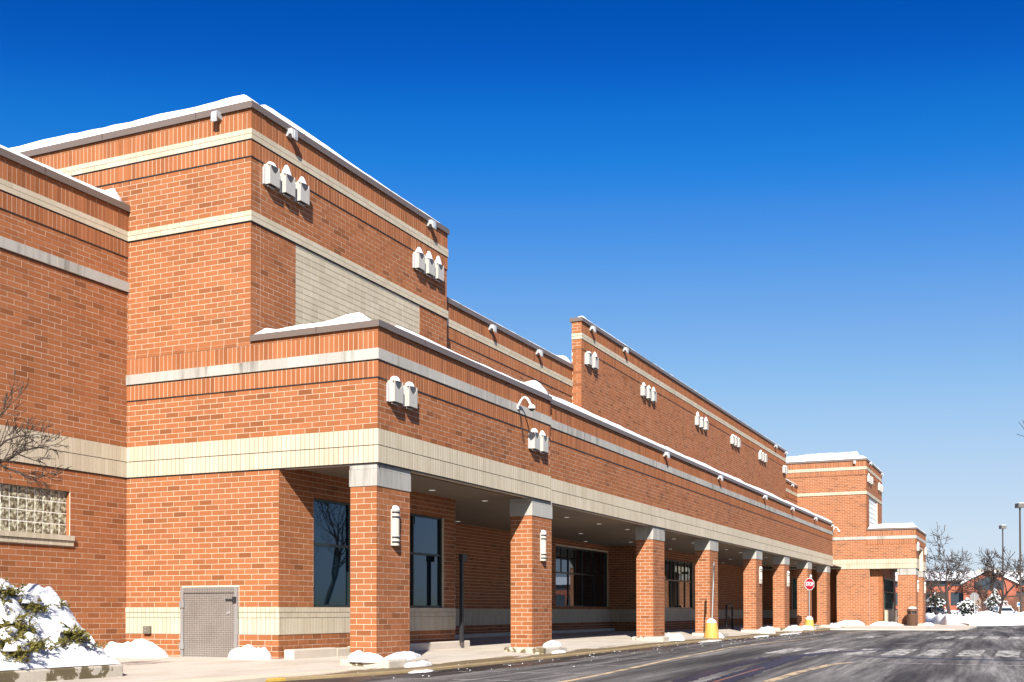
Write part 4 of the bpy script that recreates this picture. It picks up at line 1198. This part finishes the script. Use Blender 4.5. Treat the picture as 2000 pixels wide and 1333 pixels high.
# ------------------------------------------------------------------ planter with snowed-in junipers
PX1, PY0 = 16.5, 15.40
pk = empty('planter_kerb', (12, PY0, 0)); tag(pk, 'low chipped concrete kerb of the planting bed at lower left', 'planter')
for x0, x1 in ((4, 8.6), (8.62, 12.9), (12.92, PX1)):
    o = MB().bbox(x0, x1, PY0, PY0 + .3, .0, .37, .03).build('kerb_block', 'chip_wet', pk)
MB().bbox(PX1 - .3, PX1, PY0 + .31, 20.9, .0, .37, .03).build('kerb_block', 'chip', pk)
def hmound(x, y):
    t = y - PY0
    w_ = .15 * fbm(x * .9, 3.3)
    h = .37 + .26 * sst(.0, .3, t) + .42 * sst(.3, .95, t + w_) + .60 * sst(.75, 1.6, t + w_)
    h -= .35 * sst(3.2, 5.2, t)
    e = sst(0, .22, PX1 - .02 - x)
    h = .37 + (h - .37) * (.5 + .5 * e)
    fold = fbm(x * 1.5 + .35 * y, y * .5, 2.2, 4); fine = fbm(x * 4, y * 4, 5, 3)
    k = sst(.02, .5, t)
    h += k * (.26 * fold + .06 * fine + .10 * abs(fbm(x * 2.3 - y * .9, y * .35, 9)))
    h += k * .09 * (1 - abs(fbm(x * 3.1 + 4, y * 2.2, 7, 3)) * 2.5)
    return max(.375, h) if t > .03 else .375
m = MB(); NXg, NYg = 150, 84
for i in range(NXg + 1):
    for j_ in range(NYg + 1):
        x = 7 + (PX1 - .01 - 7) * i / NXg; y = PY0 + .04 + 5.4 * (j_ / NYg) ** 1.25
        m.v.append((x, y, hmound(x, y)))
for i in range(NXg):
    for j_ in range(NYg):
        a = i * (NYg + 1) + j_; m.f.append((a, a + NYg + 1, a + NYg + 2, a + 1))
M['old_snow'] = mat('settled_snow', (.52, .535, .56), .8, 0, .2, bump=.6, bscale=7, var=.03, vscale=3)
tag(m.build('snow_mound', 'old_snow', None, smooth=True), 'folded mound of snow burying the shrubs at lower left', 'snow')
def sight(px, py):
    u, w_ = px - 1000, py - 1155.66
    X, Y, Z = u / FPX, -w_ / FPX, 1.
    Z, Y = Z * math.cos(PITCH) - Y * math.sin(PITCH), Y * math.cos(PITCH) + Z * math.sin(PITCH)
    return Vector((Z * math.cos(TH) + X * math.sin(TH), Z * math.sin(TH) - X * math.cos(TH), Y))
def on_mound(px, py):
    d = sight(px, py); t = 18.
    for k in range(900):
        p = Vector((0, 0, CAM_H)) + d * t
        if PY0 < p.y < 20.5 and p.x < PX1 and p.z < hmound(p.x, p.y): return p
        t += .01
    return None
jn = empty('juniper_shrub', (14.5, 16.5, .4)); tag(jn, 'green brown juniper sprigs poking through the snow mound', 'shrub')
rng = random.Random(11)
def sprig(c, r, n, up=.6):
    g = MB()
    for k in range(n):
        a = rng.uniform(0, 2 * math.pi); e = rng.uniform(-.5, 1.2)
        d = Vector((math.cos(a) * math.cos(e), math.sin(a) * math.cos(e) - .35, math.sin(e) * up)).normalized()
        ln = r * rng.uniform(.5, 1.15)
        base_ = c + Vector((rng.gauss(0, r * .35), rng.gauss(0, r * .3), rng.gauss(0, r * .22)))
        tip = base_ + d * ln * .7
        s_ = d.orthogonal().normalized(); s2 = d.cross(s_)
        steps = 5
        for q in range(steps):
            p = base_.lerp(tip, q / steps)
            for w_ in range(3):
                t_ = rng.uniform(0, 6.28); o_ = (s_ * math.cos(t_) + s2 * math.sin(t_)) * r * .16 + d * r * .2
                sd = o_.cross(d).normalized() * r * .045
                i = len(g.v); g.v += [tuple(p - sd), tuple(p + sd), tuple(p + o_)]; g.f.append((i, i + 1, i + 2))
    return g
spots = [(62, 1192, .30, 46), (8, 1165, .30, 46), (120, 1186, .16, 20), (176, 1222, .22, 30), (205, 1250, .16, 18), (140, 1248, .34, 50), (118, 1262, .22, 26), (66, 1268, .28, 44), (20, 1235, .36, 60), (14, 1265, .34, 60), (35, 1285, .3, 44), (178, 1268, .15, 18), (52, 1240, .2, 20), (3, 1215, .3, 40), (165, 1212, .14, 14), (96, 1272, .14, 14), (200, 1266, .1, 10)]
for px, py, r_, n_ in spots:
    p = on_mound(px, py)
    if p is None: continue
    tag(sprig(p + Vector((0, -.05, .06)), r_, n_).build('branch', 'juniper', jn), kind='stuff')
    if r_ > .25: mound(p.x, p.y + .04, r_ * .8, r_ * .5, r_ * .55, p.z + r_ * .55, 'snow_clump', None, px * .1, None, 5, 14, .3, jn)

# ------------------------------------------------------------------ bare trees
def bare_tree(name, base, h, seed, label, group, r0=.1, lean=(0, 0), lv=5, spread=.62, bark='bark', n0=3, first=.3, twig=1., rmin=.006, limbs=()):
    rg = random.Random(seed); base = Vector(base)
    root = empty(name, base); tag(root, label, 'tree', group)
    tr, cr = MB(), MB()
    def branch(p, d, ln, r, lev, mb):
        n = 4; pts = [p]; rs = [r]; cur = p; dd = d.copy()
        for k in range(n):
            dd = (dd + Vector((rg.gauss(0, .11), rg.gauss(0, .11), rg.gauss(.03, .08)))).normalized()
            cur = cur + dd * ln / n; pts.append(cur); rs.append(max(rmin, r * (1 - .45 * (k + 1) / n)))
        mb.tube(pts, rs, 7 if lev == 0 else (5 if lev < 3 else 3))
        if lev >= lv: return
        kids = n0 + 2 if lev == 0 else (3 if lev < 3 else int(3 * twig))
        for q in range(kids):
            t = rg.uniform(first if lev == 0 else .25, 1) if q else 1.
            i = min(n - 1, int(t * n)); pp = pts[i].lerp(pts[i + 1], t * n - i) if t < 1 else pts[-1]
            a = rg.uniform(0, 6.28); o_ = dd.orthogonal().normalized(); o2 = dd.cross(o_)
            sp_ = spread * rg.uniform(.6, 1.3) * (1 if q else .5)
            nd = (dd + (o_ * math.cos(a) + o2 * math.sin(a)) * math.tan(min(1.2, sp_))).normalized()
            branch(pp, nd, ln * rg.uniform(.55, .78), rs[min(i + 1, n)] * .7, lev + 1, cr)
    branch(base, Vector((lean[0], lean[1], 1)).normalized(), h * .42, r0, 0, tr)
    for pts, ra, rb, ln in limbs:
        pts = [Vector(q) for q in pts]; n = len(pts)
        cr.tube(pts, [ra + (rb - ra) * k / (n - 1) for k in range(n)], 6)
        for k in range(1, n):
            for q in range(2):
                pp = pts[k - 1].lerp(pts[k], rg.random()); dd = (pts[k] - pts[k - 1]).normalized()
                nd = (dd + Vector((rg.gauss(0, .35), rg.gauss(0, .35), rg.gauss(.25, .55)))).normalized()
                branch(pp, nd, ln * rg.uniform(.5, 1.1), max(rmin, (ra + (rb - ra) * k / n) * .5), lv - 2, cr)
    tr.build('trunk', bark, root); cr.build('crown', bark, root)
    return root
GT = 'bare winter trees'
def sp_(px, py, D): 
    d = sight(px, py); return Vector((0, 0, CAM_H)) + d * D
TB = Vector((12.6, 17.4, .5))
L1 = [TB + Vector((.05, 0, 2.1)), sp_(-150, 1010, 19), sp_(-60, 960, 19.2), sp_(-5, 905, 19.4), sp_(20, 893, 19.4), sp_(45, 880, 19.5), sp_(72, 874, 19.5), sp_(95, 872, 19.6)]
L2 = [sp_(-60, 960, 19.2), sp_(-10, 880, 19.3), sp_(12, 860, 19.3), sp_(38, 851, 19.3), sp_(55, 854, 19.4), sp_(75, 866, 19.4)]
L3 = [sp_(-5, 905, 19.4), sp_(15, 915, 19.4), sp_(38, 922, 19.4), sp_(58, 930, 19.4), sp_(74, 934, 19.5), sp_(95, 924, 19.5)]
L4 = [sp_(-60, 960, 19.2), sp_(-25, 850, 19.1), sp_(-5, 815, 19.1), sp_(12, 800, 19.1), sp_(22, 786, 19.1)]
L5 = [sp_(20, 893, 19.4), sp_(36, 887, 19.4), sp_(60, 896, 19.4), sp_(88, 905, 19.4)]
bare_tree('bare_tree', TB, 6.2, 5, 'bare tree whose twigs reach in at the left edge', GT, r0=.10, lean=(-.1, -.03), lv=5, rmin=.0055,
          limbs=((L1, .045, .009, .34), (L2, .026, .008, .3), (L3, .022, .007, .26), (L4, .025, .008, .3), (L5, .016, .007, .24)))
p = at(1856, 116); bare_tree('bare_tree', (p.x, p.y, .35), 8.2, 21, 'spreading bare tree right of the far porch behind the snowbank', GT, r0=.22, spread=.9, first=.4, n0=5, rmin=.024, lv=5, twig=1.4)
p = at(1951, 112); bare_tree('bare_tree', (p.x, p.y, .35), 7.2, 33, 'bare tree standing in front of the snowed in white car', GT, r0=.17, spread=.75, first=.35, n0=5, rmin=.023, twig=1.4)
p = at(1829, 122); bare_tree('bare_tree', (p.x, p.y, .4), 6.0, 44, 'small bare tree next to the far porch column', GT, r0=.12, spread=.85, n0=4, rmin=.02)
bare_tree('bare_tree', (57.4, -5.5, .0), 11.5, 8, 'bare tree off the right edge, twigs against the sky', GT, r0=.2, spread=.6, first=.6, rmin=.014, lean=(-.02, -.05))
p = at(1921, 128); bare_tree('bare_tree', (p.x, p.y, .5), 4.6, 18, 'thin dark bare sapling between the two larger trees', GT, r0=.07, spread=.5, first=.5, rmin=.02)

# ------------------------------------------------------------------ far ground: apron, snowbank
m = MB(); poly = [(80, 12.45), (81, 4.6), (84, 3.9), (97, 3.9), (128, 7.5), (128, 8.2), (97, YQ - 1.25), (90.4, YQ - 1.25), (90.4, 12.45)]
tag(m.prism(poly, 'z', -.1, .165).build('apron', 'concrete', None), 'pale concrete apron in front of the far porch', 'pavement', kind='structure')
FL = [(126, 11.5), (112, 8.4), (104.5, 6.6), (101.5, 4.8), (103, 2.6), (110, .4), (118, -6), (126, -20), (140, -45)]
def fl_pt(t):
    t *= len(FL) - 1; i = min(len(FL) - 2, int(t)); a, b_ = FL[i], FL[i + 1]; q = t - i
    return a[0] + (b_[0] - a[0]) * q, a[1] + (b_[1] - a[1]) * q
VS = [(0, 0), (.25, .3), (.7, .55), (1.4, .74), (2.6, .86), (4.5, .88), (8, .74), (13, .5), (22, .42), (35, .6), (55, 1.0), (75, 1.3), (120, 1.4)]
m = MB(); NU = 110
for i in range(NU + 1):
    x0, y0 = fl_pt(i / NU)
    for v, z in VS:
        x = x0 + v; y = y0 + v * .05
        m.v.append((x, y, .12 + z * (1 + .55 * fbm(x * .28, y * .42, 1) * (1 if v < 12 else .15)) + (.05 * fbm(x * 1.4, y * 1.4, 4) if v > .1 else 0)))
K = len(VS)
for i in range(NU):
    for k in range(K - 1):
        a = i * K + k; m.f.append((a, a + 1, a + K + 1, a + K))
tag(m.build('snowbank', 'snow', None, smooth=True), 'long ploughed snowbank at the right behind the road', 'snow', kind='structure')
for i, (x0, y0, x1, y1, mm) in enumerate(((112, 8.0, 104.6, 6.2, 'concrete'), (104.4, 6.1, 101.3, 4.5, 'chip'))):
    d = Vector((x1 - x0, y1 - y0, 0)); nn = Vector((-d.y, d.x, 0)).normalized() * .16
    m = MB(); m.prism([(x0, y0), (x1, y1), (x1 - nn.x, y1 - nn.y), (x0 - nn.x, y0 - nn.y)], 'z', .0, .34)
    tag(m.build('kerb', mm, None), ['grey', 'chipped brown'][i] + ' kerb holding back the snowbank', 'kerb', kind='structure')

# ------------------------------------------------------------------ sign seen from behind, lamp posts, small sign
p = at(1903, 102); z0 = .55
r = empty('stop_sign', (p.x, p.y, z0)); tag(r, 'octagonal sign seen from its blank grey back on the snowbank', 'road sign')
MB().tube([(p.x, p.y, z0 - .4), (p.x, p.y, 2.95)], .035, 6).build('post', 'galv', r)
o = MB().prism(octagon(.41), 'z', -.004, .004).build('plate', 'sign_back', None); o.parent = r; o.location = (.05, 0, 2.05); o.rotation_euler = (R(90), 0, TH - R(12) + R(-90))
def lamp_post(px, D, zt, label, yellow=False):
    p = at(px, D); r = empty('lamp_post', (p.x, p.y, 0)); tag(r, label, 'lamp post', 'parking lot lamp posts')
    MB().tube([(p.x, p.y, .1), (p.x, p.y, zt - .25)], [.1, .075], 10).build('pole', 'pole', r)
    a = MB().bbox(-.42, .42, -.3, .3, -.2, .2, .04); a.v = [(x, y, z) for x, y, z in a.v]
    o = a.build('lamp_head', mat('lamp_head_bronze', (.10, .095, .09), .5), None); o.parent = r; o.location = (0, 0, zt - .1); o.rotation_euler = (0, 0, TH)
    s_ = MB().bbox(-.4, .4, -.28, .28, .2, .24, .015).build('snow_cap', 'snow', None); s_.parent = r; s_.location = (0, 0, zt - .1); s_.rotation_euler = (0, 0, TH)
    if yellow:
        m = MB(); m.lathe([(.5, -.2), (.5, .55), (.44, .6), (0, .6)], 20); o = m.build('base', 'yellow', None, smooth=False); o.parent = r; o.location = (0, 0, .15)
lamp_post(1993.5, 105, 11.1, 'tall dark lamp post at the right edge on a yellow base', True)
lamp_post(1959.5, 136, 11.4, 'tall dark lamp post behind the bare tree')
p = at(1990, 118); r = empty('parking_sign', (p.x, p.y, .2)); tag(r, 'small blue parking sign on a pale post beside the lamp post', 'sign')
MB().tube([(p.x, p.y, .2), (p.x, p.y, 2.1)], .05, 6).build('post', 'office_trim', r)
o = MB().box(-.02, .02, -.17, .17, 0, .45).build('plate', 'white', None); o.parent = r; o.location = (-.06, 0, 1.6)
o = MB().box(-.026, -.021, -.13, .13, .1, .36).build('panel', 'blue', None); o.parent = r; o.location = (-.06, 0, 1.6)

# ------------------------------------------------------------------ parked cars
def car(px, D, z, paint, label, rz, snow=.12):
    p = at(px, D); r = empty('parked_car', (p.x, p.y, z), rz=rz); tag(r, label, 'car', 'parked cars')
    def add(mb, n, m_, sm=False):
        o = mb.build(n, m_, None, smooth=sm); o.parent = r; return o
    body = [(-2.2, .35), (-2.15, .75), (-1.9, .9), (-.95, .98), (1.5, .98), (2.15, .9), (2.2, .4), (2.0, .28), (-2.0, .28)]
    bm = bmesh.new(); m = MB().prism(body, 'y', -.88, .88)
    o = add(m, 'body', paint)
    bv = o.modifiers.new('bevel', 'BEVEL'); bv.width = .06; bv.segments = 2
    cab = MB(); lo = [(-1.05, .97), (1.75, .97)]; hi = [(-.35, 1.45), (1.15, 1.45)]
    vs = [(lo[0][0], -.82, .97), (lo[1][0], -.82, .97), (lo[1][0], .82, .97), (lo[0][0], .82, .97), (hi[0][0], -.62, 1.45), (hi[1][0], -.62, 1.45), (hi[1][0], .62, 1.45), (hi[0][0], .62, 1.45)]
    cab.v = vs; cab.f = [(4, 5, 6, 7), (0, 1, 5, 4), (1, 2, 6, 5), (2, 3, 7, 6), (3, 0, 4, 7)]
    add(cab, 'cabin_glass', 'car_glass')
    m = MB()
    for i_, j__ in ((0, 4), (1, 5), (2, 6), (3, 7)): m.tube([vs[i_], vs[j__]], .05, 5)
    m.box(-.36, 1.16, -.62, .62, 1.44, 1.48); add(m, 'roof', paint)
    for sx_ in (-1.35, 1.35):
        for sy in (-1, 1):
            m = MB(); m.lathe([(.0, -.1), (.33, -.1), (.35, -.05), (.35, .05), (.33, .1), (0, .1)], 18); w_ = add(m, 'wheel', 'tyre'); w_.rotation_euler = (R(90), 0, 0); w_.location = (sx_, sy * .82, .33)
            m = MB(); m.lathe([(.0, .0), (.2, .0), (.22, .012), (0, .012)], 14); w2 = m.build('rim', 'rim', None); w2.parent = w_; w2.location = (0, 0, .1 if sy < 0 else -.115)
    for sy in (-1, 1):
        add(MB().bbox(-2.21, -2.12, sy * .7 - .15, sy * .7 + .15, .6, .75, .02), 'headlight', 'pale_lamp')
        add(MB().bbox(2.12, 2.22, sy * .7 - .13, sy * .7 + .13, .6, .82, .02), 'tail_light', 'tail')
    s_ = MB().bbox(-.4, 1.2, -.63, .63, 1.482, 1.482 + snow, .05); add(s_, 'roof_snow', 'snow')
    s_ = MB().bbox(-2.0, -.95, -.8, .8, .96, .99 + snow * .7, .04); add(s_, 'bonnet_snow', 'snow')
    return r
car(1961, 121, .25, 'car_white', 'white car half buried in snow behind the thin tree', R(15), .16)
car(1824, 124, .3, 'car_dark', 'dark car with snowy roof beside the far porch', R(100), .14)
car(1742, 150, .3, 'car_dark', 'blue black car glimpsed through the far porch', R(95), .14)

# ------------------------------------------------------------------ snowy conifers
def conifer(px, D, z, h, rad, seed, label):
    p = at(px, D, z); rg = random.Random(seed); r = empty('conifer', p); tag(r, label, 'tree', 'snow laden conifers')
    MB().tube([p, p + Vector((0, 0, h * .95))], [.12, .02], 6).build('trunk', 'bark', r)
    g, s_ = MB(), MB()
    for k in range(900):
        t = rg.random() ** .8; zz = h * (.05 + .93 * t); rr = rad * (1 - t ** 1.6) * rg.uniform(.3, 1.05) * (1 + .35 * math.sin(9 * t + seed)) + .05
        a = rg.uniform(0, 6.28); c = p + Vector((rr * math.cos(a), rr * math.sin(a), zz))
        out = Vector((math.cos(a), math.sin(a), -.35)).normalized(); side = Vector((-math.sin(a), math.cos(a), 0)); L_ = rg.uniform(.18, .4); W_ = L_ * .5
        i = len(g.v); g.v += [tuple(c - side * W_ - out * L_ * .3), tuple(c + side * W_ - out * L_ * .3), tuple(c + out * L_)]; g.f.append((i, i + 1, i + 2))
        if rg.random() < .4:
            c = c + Vector((0, 0, .05)); W_ *= .75; i = len(s_.v)
            s_.v += [tuple(c - side * W_ - out * L_ * .25), tuple(c + side * W_ - out * L_ * .25), tuple(c + out * L_ * .7 - Vector((0, 0, .05))), tuple(c + Vector((0, 0, .1)))]
            s_.f += [(i, i + 1, i + 3), (i + 1, i + 2, i + 3), (i + 2, i, i + 3)]
    tag(g.build('crown', 'spruce', r), kind='stuff'); tag(s_.build('snow', 'snow', r), kind='stuff')
conifer(1828, 127, .4, 3.0, 1.7, 1, 'snow laden conifer beside the far porch column')
conifer(1889, 128, .5, 2.3, 1.6, 2, 'low snow laden conifer behind the blank sign')
conifer(1943, 132, .6, 3.3, 1.4, 3, 'dark snow laden conifer between the lamp post and the sapling')
# thicket of leafless brush
m = MB(); rg = random.Random(4)
for k in range(520):
    p = at(rg.uniform(1912, 2040), rg.uniform(138, 160), .8)
    h_ = rg.uniform(1.2, 2.9); q = p + Vector((rg.gauss(0, .4), rg.gauss(0, .6), h_))
    m.tube([p, p.lerp(q, .5) + Vector((rg.gauss(0, .1), rg.gauss(0, .15), 0)), q], [.028, .022, .008], 3)
    for t in range(3):
        u_ = p.lerp(q, rg.uniform(.4, .95)); m.tube([u_, u_ + Vector((rg.gauss(0, .4), rg.gauss(0, .5), rg.uniform(.2, .7)))], [.015, .006], 3)
tag(m.build('thicket', 'bark_red', None), 'red brown leafless thicket before the office building', 'shrubs', kind='stuff')

# ------------------------------------------------------------------ office building far behind
ob = empty('office_building', (186, 5, 1)); tag(ob, 'low red brick office building with snowy roof and dark window bands', 'building')
BX = 186.
def obx(n_, x0, x1, y0, y1, z0, z1, m_): return MB().box(x0, x1, y0, y1, z0, z1).build(n_, m_, ob)
obx('wall', BX + .3, BX + 16, -48, 30, .5, 6.0, 'office_brick')
obx('wall', BX, BX + .3, -48, 30, 4.2, 5.1, 'office_brick')
obx('wall', BX, BX + .3, -48, 30, .5, 2.2, 'office_brick')
y = -48
while y < 30:
    for z0, z1 in ((2.25, 4.15), (5.15, 5.95)):
        obx('window', BX + .12, BX + .29, y + .1, y + 2.4, z0, z1, 'office_glass')
    obx('wall', BX + .02, BX + .3, y + 2.4, y + 2.7, 2.2, 4.2, 'office_brick'); y += 2.6 if False else 2.7
m = MB(); m.prism([(BX - .6, 6.0), (BX + 16, 6.0), (BX + 8, 7.6)], 'y', -48.5, 30.5); 
m.v = [(x, y_, z) for (x, y_, z) in m.v]
roof = m.build('roof', 'snow', ob)
m = MB()
for yc in (6, -9): m.box(BX + 7, BX + 9, yc - 1.5, yc + 1.5, 7.3, 7.85)
for i_, yc in enumerate((6, -9)): MB().box(BX + 7, BX + 9, yc - 1.6, yc + 1.6, 7.2, 7.8).build('roof_unit', 'office_trim', roof)
# entrance gable
gy = 5.6
MB().prism([(gy - 3.6, 1.0), (gy + 3.6, 1.0), (gy + 3.6, 5.4), (gy, 7.3), (gy - 3.6, 5.4)], 'x', BX - 1.6, BX).build('gable', 'office_brick', ob)
MB().prism([(gy - 2.0, 4.5), (gy + 2.0, 4.5), (gy + 2.0, 5.6), (gy, 6.7), (gy - 2.0, 5.6)], 'x', BX - 1.66, BX - 1.61).build('gable_window', 'office_glass', ob)
MB().prism([(gy - 4.0, 5.35), (gy, 7.45), (gy + 4.0, 5.35), (gy + 4.0, 5.6), (gy, 7.75), (gy - 4.0, 5.6)], 'x', BX - 2, BX + 4).build('gable_snow', 'snow', ob)
for yy in (gy - 1.3, gy + 1.6): obx('pillar', BX - 2.2, BX - 1.7, yy - .45, yy + .45, .8, 3.1, 'office_trim')
obx('entrance', BX - 1.68, BX - 1.61, gy - .7, gy + 1.0, .9, 3.0, 'office_glass')

# ------------------------------------------------------------------ painted markings and wet trails on the road
def ribbon(pts, w_, name, m_, label, dz=.004, n=6, rag=0, kind='structure', cat='marking'):
    out = []; P_ = [Vector((*p, 0)) for p in pts]
    fine = []
    for a, b_ in zip(P_, P_[1:]):
        for q in range(n): fine.append(a.lerp(b_, q / n))
    fine.append(P_[-1]); m = MB()
    for i, p in enumerate(fine):
        d = (fine[min(i + 1, len(fine) - 1)] - fine[max(0, i - 1)]).normalized(); s_ = Vector((-d.y, d.x, 0))
        ww = w_ * (1 + rag * fbm(i * .7, w_ * 9)); 
        for q in (-1, 1):
            v = p + s_ * q * ww / 2; m.v.append((v.x, v.y, zr(v.x) + dz))
    m.f = [(2 * i, 2 * i + 1, 2 * i + 3, 2 * i + 2) for i in range(len(fine) - 1)]
    return tag(m.build(name, m_, None), label, cat, kind=kind)
ribbon([(8, 7.2), (19.5, 8.1), (23.5, 8.4), (30.3, 9.1), (40.7, 9.75), (48, 9.7), (56, 9.3)], .16, 'lane_line', 'paint_yellow', 'long worn yellow lane line curving along the arcade')
for i, x in enumerate((16.2, 20.4, 23.2, 27.0, 31.0, 35.6, 39.5, 43.5)):
    ribbon([(x - .3, 12.3), (x + .1, 8.2 + .075 * max(0, x - 19.5))], .10, 'bay_line', 'paint_white', 'thin worn white bay line, number %s from the left between kerb and yellow line' % ['one', 'two', 'three', 'four', 'five', 'six', 'seven', 'eight'][i])
rows = [7.3, 6.1, 4.9, 3.8, 2.75, 1.7, .65, -.4, -1.5]
for x0, x1, nm in ((35.8, 41.0, 'nearer'), (56.5, 62.5, 'farther')):
    for i, y in enumerate(rows):
        if nm == 'farther' and i in (1, 2): continue
        m = MB()
        for k in range(7):
            x = x0 + (x1 - x0) * k / 6
            m.v += [(x, y - .33, zr(x) + .004), (x, y + .33, zr(x) + .004)]
        m.f = [(2 * k, 2 * k + 2, 2 * k + 3, 2 * k + 1) for k in range(6)]
        tag(m.build('crosswalk_bar', 'paint_white', None), 'worn white bar of the %s crosswalk, %s from the arcade side' % (nm, ['first', 'second', 'third', 'fourth', 'fifth', 'sixth', 'seventh', 'eighth', 'ninth'][i]), 'marking', kind='structure')
ribbon([(31.2, 4.4), (30.9, 2.0), (30.6, -2)], .22, 'stop_line', 'paint_white', 'worn white stop line across the lane')
ribbon([(52, 9.0), (48, 5.5), (46.2, 2.4)], .14, 'lane_line', 'paint_white', 'thin white line crossing the lane beyond the nearer crosswalk')
ribbon([(22, 4.6), (26, 4.7), (29.5, 4.6), (31.2, 4.3)], .22, 'lane_line', 'paint_yellow', 'short worn yellow line bending to the stop line')
ribbon([(68, 10.2), (76, 9.4)], .2, 'lane_line', 'paint_yellow', 'short yellow line near the far end of the arcade')
ribbon([(20.5, 5.42), (22.5, 5.55), (25, 5.7), (27.5, 5.82)], .08, 'lane_line', 'paint_red', 'faded red line lying in the meltwater trail', dz=.009)
M['wet'] = mat('wet_asphalt', (.010, .009, .012), .38, 0, .5, bump=.25, bscale=30)
rgw = random.Random(2)
def wet(pts, w_, label):
    ribbon(pts, w_, 'meltwater', 'wet', label, dz=.0065, n=26, rag=.9, kind='stuff', cat='water')
wet([(13, 4.3), (17, 4.9), (20, 5.3), (24, 5.6), (29, 6.0), (34, 6.3), (38, 5.6), (40, 4.3)], .55, 'dark meltwater trail curving across the lane')
wet([(19, 5.9), (23, 6.3), (28, 6.7), (33, 6.9)], .35, 'second dark wet streak beside the meltwater trail')
wet([(34.6, 4.6), (33.9, 2.0), (33.2, -1.5)], .35, 'narrow wet streak across the lane by the crosswalk')
